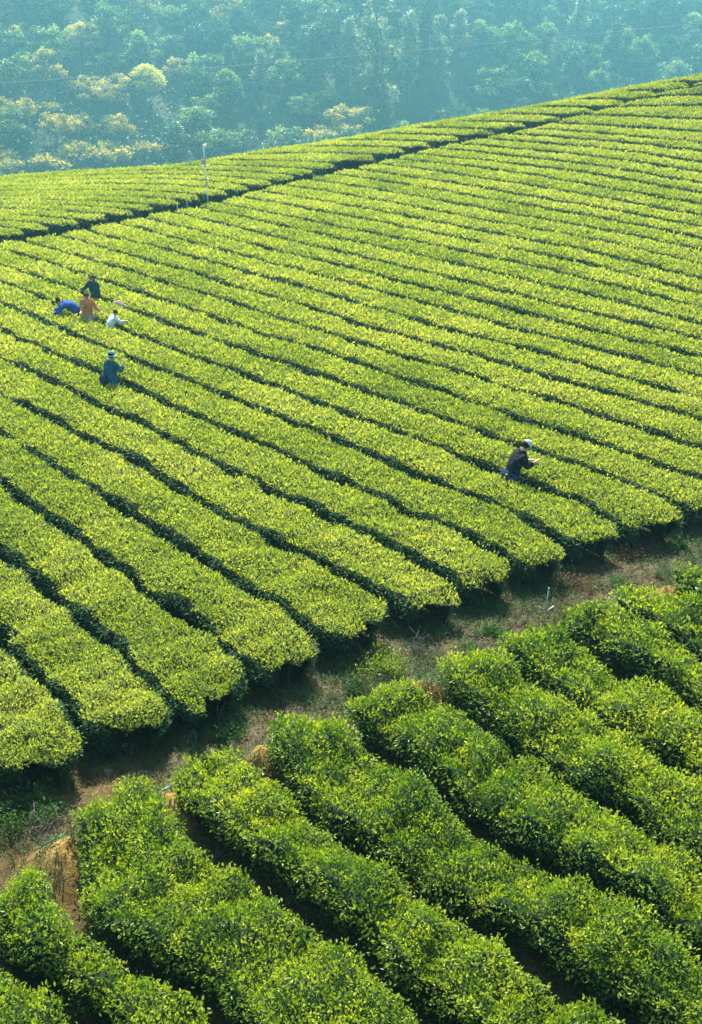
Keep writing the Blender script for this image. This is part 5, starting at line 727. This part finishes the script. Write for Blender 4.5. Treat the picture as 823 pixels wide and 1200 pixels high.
def twigs(x, y, n, h, label):
    g = Geo(); r = np.random.default_rng(int(abs(x * 31 + y * 7)))
    z0 = float(ground(x, y))
    for q in range(n):
        a = r.uniform(0, 6.28); b = np.array([r.normal(0, .1), r.normal(0, .1), 0]); l = h * r.uniform(.6, 1.2)
        m = b + np.array([math.cos(a) * l * .3, math.sin(a) * l * .3, l * .55]); t = m + np.array([math.cos(a + r.normal()) * l * .35, math.sin(a) * l * .3, l * .3])
        V, Fq = tube([b, m, t], [.008, .006, .002], 5); g.add(V, Fq)
        for s_ in range(3):
            f = r.uniform(.2, .9); c = m * (1 - f) + t * f; e = c + r.normal(0, .09, 3) + np.array([0, 0, .05])
            V, Fq = tube([c, e], [.004, .0015], 4); g.add(V, Fq)
    link('bare_twigs', g.mesh('bare_twigs', [M_twig]), loc=(x, y, z0), label=label, cat='twigs')
twigs(1.25, 17.05, 9, .38, 'tangle of pale bare twigs standing in the middle of the track')
twigs(-4.4, 12.3, 10, .4, 'grey bare twigs beside the dark shrub at the left end of the track')
twigs(-2.6, 14.4, 5, .22, 'thin bare twigs lying by the orange clay on the track')
# stones
def rock(x, y, s, label):
    r = np.random.default_rng(int(x * 99 + 1000)); bm = bmesh.new(); bmesh.ops.create_icosphere(bm, subdivisions=2, radius=s)
    for v in bm.verts: v.co *= r.uniform(.82, 1.12); v.co.z *= .6
    me = bpy.data.meshes.new('stone'); bm.to_mesh(me); bm.free(); me.materials.append(M_stone)
    link('stone', me, loc=(x, y, float(ground(x, y)) + s * .2), label=label, cat='stone')
M_stone = noise_mat('stone', [(.3, (.28, .25, .18)), (.7, (.48, .44, .33))], 8, bump=.4)
rock(-3.74, 13.81, .085, 'pale stone lying on the orange clay patch of the track')
rock(1.95, 17.9, .05, 'small pale stone left of the green weed patch')
rock(-3.62, 14.5, .05, 'small whitish stone behind the pale stone on the clay')

# ------------------------------------------------------------------ sprinkler posts, stakes, pipes
def cloth(name, col, rough=.85, spec=.15):
    return noise_mat(name, [(.3, tuple(c * .6 for c in col)), (.7, tuple(min(1, c * 1.3) for c in col))], 7, bump=.9, rough=rough, spec=spec, bscale=11, bdist=.06)
def plain(name, col, rough=.5, spec=.4, var=.12, sc=12):
    return noise_mat(name, [(.3, tuple(c * (1 - var) for c in col)), (.7, tuple(min(1, c * (1 + var)) for c in col))], sc, bump=.12, rough=rough, spec=spec, bscale=sc * 3, bdist=.01)
M_white = plain('white_plastic', (.78, .78, .76)); M_galv = plain('galvanised_pipe', (.24, .27, .25)); M_red = plain('red_band', (.62, .20, .16)); M_blue = plain('blue_pipe', (.20, .32, .42))
M_greenpipe = plain('green_pipe', (.10, .22, .16))
def empty(name, loc, label, cat, rz=0, group=None):
    o = bpy.data.objects.new(name, None); COL.objects.link(o); o.location = loc; o.rotation_euler = (0, 0, rz); o['label'] = label; o['category'] = cat
    if group: o['group'] = group
    return o
def cyl(name, p, q, r0, r1, mat, parent, n=10):
    g = Geo(); p = np.array(p, float); q = np.array(q, float); V, Fq = tube([p, p * .5 + q * .5, q], [r0, (r0 + r1) / 2, r1], n); g.add(V, Fq)
    return link(name, g.mesh(name, [mat]), parent)
px, py = -7.05, 56.1; pz = float(ground(px, py)); o = empty('marker_pole', (px, py, pz), 'tall thin white and red pole with a small head rising from the upper ditch', 'pole')
H = 3.15
for i in range(7):
    cyl('pole_section', (-.08 * i / 7, 0, H * i / 7), (-.08 * (i + 1) / 7, 0, H * (i + 1) / 7), .032, .030, M_white if i % 2 == 0 else (M_red if i > 3 else M_galv), o)
cyl('cross_arm', (-.34, 0, H * .74), (.20, .02, H * .745), .024, .024, M_white, o)
cyl('cross_arm', (-.20, 0, H * .84), (.06, .0, H * .86), .018, .018, M_galv, o)
g = Geo(); box_geo(g, (-.16, 0, H * .80), (.12, .08, .20)); link('control_box', g.mesh('control_box', [M_blue], False), o)
g = Geo(); V, Fq = tube([(-.08, 0, H), (-.06, 0, H + .05), (-.02, 0, H + .10), (.03, 0, H + .16), (.08, 0, H + .18)], [.06, .10, .09, .06, .01], 10); g.add(V, Fq); link('pole_head', g.mesh('pole_head', [M_white]), o)
g = Geo(); V, Fq = tube([(0, 0, H * .52), (.05, 0, H * .54), (.10, 0, H * .55)], [.03, .06, .02], 8); g.add(V, Fq); link('junction', g.mesh('junction', [M_white]), o)
for (sx, sy, lb) in ((-8.45, 55.05, 'short white stake at the ditch edge left of the tall pole'), (-8.05, 55.6, 'short white bent stake just right of the straight one left of the tall pole')):
    z = float(ground(sx, sy)); o = empty('white_stake', (sx, sy, z), lb, 'stake', 0)
    cyl('shaft', (0, 0, -.05), (0.02, 0, .74), .012, .011, M_white, o); cyl('cap', (.02, 0, .74), (.05, 0, .78), .014, .010, M_white, o)
# sprinkler riser on the track
sx, sy = 3.62, 17.95; z = float(ground(sx, sy)); o = empty('sprinkler_post', (sx, sy, z), 'thin grey sprinkler riser with a white valve standing on the track', 'sprinkler')
cyl('riser', (0, 0, -.1), (.0, 0, .44), .009, .009, M_galv, o); cyl('riser', (0, 0, .44), (.03, 0, .86), 0.012, .011, plain('aged_pipe', (.36, .44, .32)), o)
cyl('valve_handle', (.03, -.02, .42), (.14, -.03, .52), .009, .016, M_white, o); cyl('side_arm', (0, 0, .42), (-.14, 0, .50), .014, .010, M_galv, o)
g = Geo(); V, Fq = tube([(.03, 0, .85), (.03, 0, .88), (.03, 0, .90)], [.020, .022, .012], 10); g.add(V, Fq); link('nozzle', g.mesh('nozzle', [M_galv]), o)
def pipe(x0, y0, x1, y1, mat, label, r=.024, hh=.08):
    z0, z1 = float(ground(x0, y0)), float(ground(x1, y1)); g = Geo()
    z0 = max(z0, z1 - .1) + hh; z1 = z1 + hh
    V, Fq = tube([(x0, y0, z0), ((x0 + x1) / 2, (y0 + y1) / 2, (z0 + z1) / 2 + .02), (x1, y1, z1)], [r, r, r], 8); g.add(V, Fq)
    link('water_pipe', g.mesh('water_pipe', [mat]), label=label, cat='pipe')
pipe(-2.84, 12.74, -2.60, 12.94, M_blue, 'short pale blue pipe sticking out beside a clay mound below the track', .016)
pipe(-4.22, 11.65, -3.92, 11.89, M_greenpipe, 'short green pipe above the largest clay mound at lower left', .014)

# ------------------------------------------------------------------ pickers
M_skin = plain('skin', (.42, .24, .16), .5, .3, .05); M_hair = plain('black_hair', (.012, .009, .008), .85, .1, .3, 60); M_brownhair = plain('brown_hair', (.05, .024, .013), .8, .12, .3, 60)
M_eye = plain('eye', (.02, .02, .02), .2, .6)
def skin_obj(name, verts, edges, radii, mat, parent, sub=2, root=0):
    me = bpy.data.meshes.new(name); me.from_pydata([tuple(v) for v in verts], edges, []); me.materials.append(mat)
    o = link(name, me, parent)
    m = o.modifiers.new('skin', 'SKIN'); m.use_smooth_shade = True
    if not me.skin_vertices: pass
    sv = me.skin_vertices[0].data
    for i, r in enumerate(radii):
        rr = r if isinstance(r, tuple) else (r, r); sv[i].radius = rr; sv[i].use_root = (i == root)
    s = o.modifiers.new('sub', 'SUBSURF'); s.levels = sub; s.render_levels = sub
    return o
def chain(Vs, Es, Rs, start, pts, rads):
    prev = start
    for p, r in zip(pts, rads):
        Vs.append(p); Rs.append(r); Es.append((prev, len(Vs) - 1)); prev = len(Vs) - 1
    return prev
def person(loc, rz, lean, head_dir, armL, armR, label, coat, lower, hat=None, hair=None, hs=1.0, skirt=False, group=None, longhair=False, side=0.0):
    """local frame: +Y is where the picker faces, +X is their right; lean = forward bend of the spine in degrees;
    armL/armR = (elbow, hand) offsets from the shoulder"""
    o = empty('person', (loc[0], loc[1], float(ground(*loc))), label, 'person', rz, group); o.scale = (hs, hs, hs)
    hip = np.array([0, 0, .92]); a = R(lean)
    sp = lambda t: np.array([side * t, math.sin(a * (.35 + .65 * t)) * .52 * t, .92 + math.cos(a * (.35 + .65 * t)) * .52 * t])
    waist, chest, neck0 = sp(.38), sp(.75), sp(1.0)
    up = neck0 - chest; up /= np.linalg.norm(up)
    hd = np.array(head_dir, float); hd /= np.linalg.norm(hd)
    neck1 = neck0 + hd * .035; h1 = neck1 + hd * .055 + np.array([0, .02, 0]); h2 = h1 + hd * .10; h3 = h2 + hd * .055
    shL = neck0 + np.array([-.17, 0, -.05]); shR = neck0 + np.array([.17, 0, -.05])
    V = [hip, waist, chest, neck0, neck1, h1, h2, h3]; E = [(i, i + 1) for i in range(7)]; Rr = [(.12, .09), (.10, .07), (.12, .075), .052, .050, (.070, .080), (.078, .092), .05]
    fw = np.cross(hd, [1, 0, 0]); fw = fw if fw[1] > 0 else -fw
    fw /= np.linalg.norm(fw)
    chain(V, E, Rr, 5, [h1 + hd * .045 + fw * .095], [.016])           # nose
    for sx in (-1, 1): chain(V, E, Rr, 6, [h2 - hd * .05 + np.array([sx * .088, 0, 0])], [.018])   # ears
    legs = []
    for sx in (-1, 1):
        chain(V, E, Rr, 0, [hip + [sx * .10, 0, -.06], np.array([sx * .11, .05, .50]), np.array([sx * .11, -.01, .09]), np.array([sx * .12, .13, .03])], [.095, .058, .042, .034])
    hands = []
    for sx, sh, arm in ((-1, shL, armL), (1, shR, armR)):
        el = sh + np.array(arm[0], float); ha = sh + np.array(arm[1], float)
        last = chain(V, E, Rr, 2, [sh, el, el * .12 + ha * .88, ha], [.042, .036, .028, (.038, .018)])
        d = ha - el; d /= np.linalg.norm(d); s = np.cross(d, [0, 0, 1]); s /= np.linalg.norm(s) + 1e-6; n = np.cross(s, d)
        palm = ha + d * .05; V.append(palm); Rr.append((.040, .017)); E.append((last, len(V) - 1)); pi = len(V) - 1
        for f_, ln in ((-1.5, .055), (-.5, .07), (.5, .072), (1.5, .06)):
            b = palm + s * f_ * .019 + d * .02
            chain(V, E, Rr, pi, [b, b + d * ln * .5 - n * .006, b + d * ln * .85 - n * .028], [.0095, .0085, .0065])
        tb = ha + s * sx * -.03 + d * .015
        chain(V, E, Rr, last, [tb, tb + d * .04 - n * .022], [.011, .008]); hands.append(palm)
    skin_obj('body', V, E, Rr, M_skin, o)
    # jacket
    V = [hip + [0, -.01, -.24], waist, chest, neck0 + [0, -.005, .035]]; E = [(0, 1), (1, 2), (2, 3)]; Rr = [(.235, .20), (.20, .17), (.23, .175), .085]
    for sx, sh, arm in ((-1, shL, armL), (1, shR, armR)):
        el = sh + np.array(arm[0], float); ha = sh + np.array(arm[1], float)
        chain(V, E, Rr, 2, [sh, el, el * .22 + ha * .78], [.100, .078, .062])
    jk = skin_obj('jacket', V, E, Rr, coat, o)
    # lower garment
    if skirt:
        V = [hip + [0, 0, .12], hip + [0, -.05, -.12], np.array([0, -.02, .45]), np.array([0, 0, .22])]; skin_obj('skirt', V, [(0, 1), (1, 2), (2, 3)], [(.20, .17), (.30, .31), (.27, .26), (.24, .22)], lower, o)
    else:
        V = [hip + [0, 0, .14], hip + [0, -.02, -.07]]; E = [(0, 1)]; Rr = [(.18, .15), (.20, .18)]
        for sx in (-1, 1): chain(V, E, Rr, 1, [np.array([sx * .11, .0, .70]), np.array([sx * .115, .05, .48]), np.array([sx * .12, -.01, .12])], [.115, .088, .075])
        skin_obj('trousers', V, E, Rr, lower, o)
    g = Geo()
    for sx in (-1, 1):
        V_, F_ = tube([(sx * .12, -.08, .05), (sx * .12, .0, .07), (sx * .125, .12, .05), (sx * .125, .19, .03)], [.03, .05, .045, .02], 8); g.add(V_, F_)
    link('shoes', g.mesh('shoes', [M_hair]), o)
    g = Geo()
    for sx in (-1, 1):
        e0 = h1 + hd * .075 + fw * .079 + np.array([sx * .031, 0, 0]); V_, F_ = tube([e0 - fw * .01, e0, e0 + fw * .008], [.006, .012, .005], 6); g.add(V_, F_)
    link('eyes', g.mesh('eyes', [M_eye]), o)
    m0 = h1 + hd * .005 + fw * .079; g = Geo(); V_, F_ = tube([m0 + [-.024, 0, 0], m0 + fw * .006, m0 + [.024, 0, 0]], [.004, .008, .004], 6); g.add(V_, F_); link('mouth', g.mesh('mouth', [plain('lips', (.35, .12, .10))]), o)
    if hair is not None:
        top = h2 + hd * .03 - fw * .018
        V = [h1 - fw * .05, top, top + hd * .045 + fw * .01]; E = [(0, 1), (1, 2)]; Rr = [(.095, .075), (.120, .122), .085]
        if longhair: chain(V, E, Rr, 0, [h1 - fw * .09 - hd * .12, neck0 - fw * .10 - up * .10], [(.07, .045), (.05, .03)])
        skin_obj('hair', V, E, Rr, hair, o)
    if hat is not None:
        crown, brimc, kind = hat
        c = h2 + hd * .035 - fw * .008
        ex = np.array([1., 0, 0]); 
        g = Geo(); nn = 16; rings = [(-.035, .103), (.01, .106), (.05, .095), (.085, .066), (.10, .01)]
        VV = [c + hd * hh + (ex * math.cos(t) * .92 + fw * math.sin(t)) * rr_ for hh, rr_ in rings for t in np.linspace(0, 2 * math.pi, nn, endpoint=False)]
        FF = [[k_ * nn + q, k_ * nn + (q + 1) % nn, (k_ + 1) * nn + (q + 1) % nn, (k_ + 1) * nn + q] for k_ in range(4) for q in range(nn)]
        g.add(VV, FF); hat_o = link('hat', g.mesh('hat', [crown]), o)
        g = Geo()
        if kind == 'cap':   # peak at the front only
            VV = []; 
            for rr_, dz in ((.095, -.03), (.175, -.045), (.17, -.055), (.09, -.042)):
                for t in np.linspace(R(35), R(145), 9): VV.append(c + hd * dz + (ex * math.cos(t) * .85 + fw * math.sin(t)) * rr_)
            FF = [[k_ * 9 + q, k_ * 9 + q + 1, ((k_ + 1) % 4) * 9 + q + 1, ((k_ + 1) % 4) * 9 + q] for k_ in range(4) for q in range(8)]
        else:
            VV = []
            for rr_, dz in ((.100, -.02), (.19, -.045), (.185, -.055), (.098, -.032)):
                for t in np.linspace(0, 2 * math.pi, nn, endpoint=False): VV.append(c + hd * dz + (ex * math.cos(t) + fw * math.sin(t)) * rr_)
            FF = [[k_ * nn + q, k_ * nn + (q + 1) % nn, ((k_ + 1) % 4) * nn + (q + 1) % nn, ((k_ + 1) % 4) * nn + q] for k_ in range(4) for q in range(nn)]
        g.add(VV, FF); link('brim', g.mesh('brim', [brimc]), hat_o)
    return o
M_navy = cloth('navy_cloth', (.004, .006, .016)); M_navy2 = cloth('blue_black_cloth', (.008, .020, .055)); M_teal = cloth('teal_cloth', (.010, .085, .130)); M_tealblue = cloth('blue_trousers', (.02, .10, .32))
M_orange = cloth('orange_cloth', (.46, .20, .07)); M_tan = cloth('tan_cloth', (.36, .28, .20)); M_bright = cloth('bright_blue_cloth', (.012, .085, .32)); M_pale = cloth('white_cloth', (.66, .74, .84))
M_dkgreen = cloth('dark_green_cloth', (.012, .050, .060)); M_capg = plain('green_cap', (.03, .30, .26), .7); M_capw = plain('white_cap', (.36, .44, .40), .7); M_hatg = plain('grey_green_hat', (.10, .22, .22), .8)
M_pink = cloth('pink_sack', (.24, .18, .18)); M_bag = cloth('dark_bag', (.015, .02, .05))
person((3.66, 23.31), R(-78), 24, (0, .55, .85), ((-.04, .05, -.26), (.06, .26, -.20)), ((.04, .06, -.26), (-.03, .30, -.14)), 'person in navy jacket and white green cap picking leaves near the right row ends', M_navy, M_navy2, hat=(M_capw, M_capg, 'cap'), hair=M_hair, skirt=True, hs=1.0)
person((-6.66, 29.45), R(-35), 8, (0, .1, 1), ((-.10, .02, -.26), (-.02, .16, -.40)), ((.10, .10, -.22), (.06, .26, -.02)), 'person in teal jacket, blue trousers and grey green hat standing alone', M_teal, M_tealblue, hat=(M_hatg, M_hatg, 'brim'), hair=M_hair, hs=.95)
person((-8.88, 38.2), R(150), 14, (0, .15, 1), ((-.06, .12, -.26), (.02, .34, -.34)), ((.18, .02, -.20), (.30, .20, -.30)), 'person with long brown hair and very dark green top standing behind the orange one', M_dkgreen, M_dkgreen, hair=M_brownhair, longhair=True, hs=.93)
person((-8.70, 35.95), R(-160), 16, (0, .3, 1), ((-.12, .08, -.24), (-.26, .30, -.34)), ((.02, .14, -.24), (.10, .34, -.28)), 'person in an orange top and beige apron picking between the rows', M_orange, M_tan, hair=M_brownhair, skirt=True, hs=.95)
person((-9.12, 36.35), R(100), 62, (0, .85, .5), ((-.05, .20, -.22), (-.05, .42, -.34)), ((.05, .16, -.20), (.06, .44, -.30)), 'person in a bright blue jacket bending low over the tea to the left', M_bright, M_navy, hair=M_hair, hs=.95)
person((-7.80, 34.98), R(-60), 30, (0, .4, 1), ((-.04, .14, -.20), (.02, .36, -.24)), ((.05, .16, -.18), (.06, .40, -.16)), 'small person in a white shirt half hidden by hedge right of the group', M_pale, M_tan, hair=M_hair, hs=.76)
# bag on the back of the teal picker
g = Geo(); V, Fq = tube([(-.02, -.20, .74), (-.04, -.24, .84), (-.04, -.24, .98), (-.02, -.20, 1.06)], [.07, .12, .11, .05], 12); g.add(V, Fq)
V, Fq = tube([(-.12, -.14, 1.02), (-.16, -.02, 1.34), (-.10, .10, 1.36), (.10, .14, 1.05)], [.014] * 4, 6); g.add(V, Fq)
b = link('shoulder_bag', g.mesh('shoulder_bag', [M_bag]), label='dark bulging shoulder bag hanging behind the picker in teal', cat='bag', loc=(-6.66, 29.45, float(ground(-6.66, 29.45)))); b.rotation_euler = (0, 0, R(-35))
# sack in the furrow behind the group
sx, sy = -7.95, 37.35; o = empty('picking_sack', (sx, sy, float(ground(sx, sy))), 'pinkish grey sack of leaves lodged in the furrow right of the group', 'sack', R(-40))
g = Geo(); V, Fq = tube([(-.26, 0, .60), (-.20, 0, .66), (-.02, .02, .72), (.18, 0, .68), (.30, .02, .62)], [.05, .17, .20, .16, .04], 12)
V = V + rng.normal(0, .008, V.shape); g.add(V, Fq); link('cloth', g.mesh('cloth', [M_pink]), o)
g = Geo(); V, Fq = tube([(.28, .02, .64), (.34, .03, .70), (.40, .02, .72)], [.03, .05, .07], 8); g.add(V, Fq); link('tied_mouth', g.mesh('tied_mouth', [M_pink]), o)

# ------------------------------------------------------------------ haze: one closed box of thin, even air
def haze():
    x0, x1, y0, y1, z0, z1 = -450, 450, -110, 780, -50, 96
    g = Geo(); box_geo(g, ((x0 + x1) / 2, (y0 + y1) / 2, (z0 + z1) / 2), (x1 - x0, y1 - y0, z1 - z0))
    m, nt, out = new_mat('haze_air'); v = nt.nodes.new("ShaderNodeVolumePrincipled")
    v.inputs['Color'].default_value = (.33, .86, 1.0, 1); v.inputs['Density'].default_value = .00068; v.inputs['Anisotropy'].default_value = .55
    nt.links.new(v.outputs[0], out.inputs['Volume'])
    link('haze', g.mesh('haze', [m], smooth=False), kind='stuff')
haze()
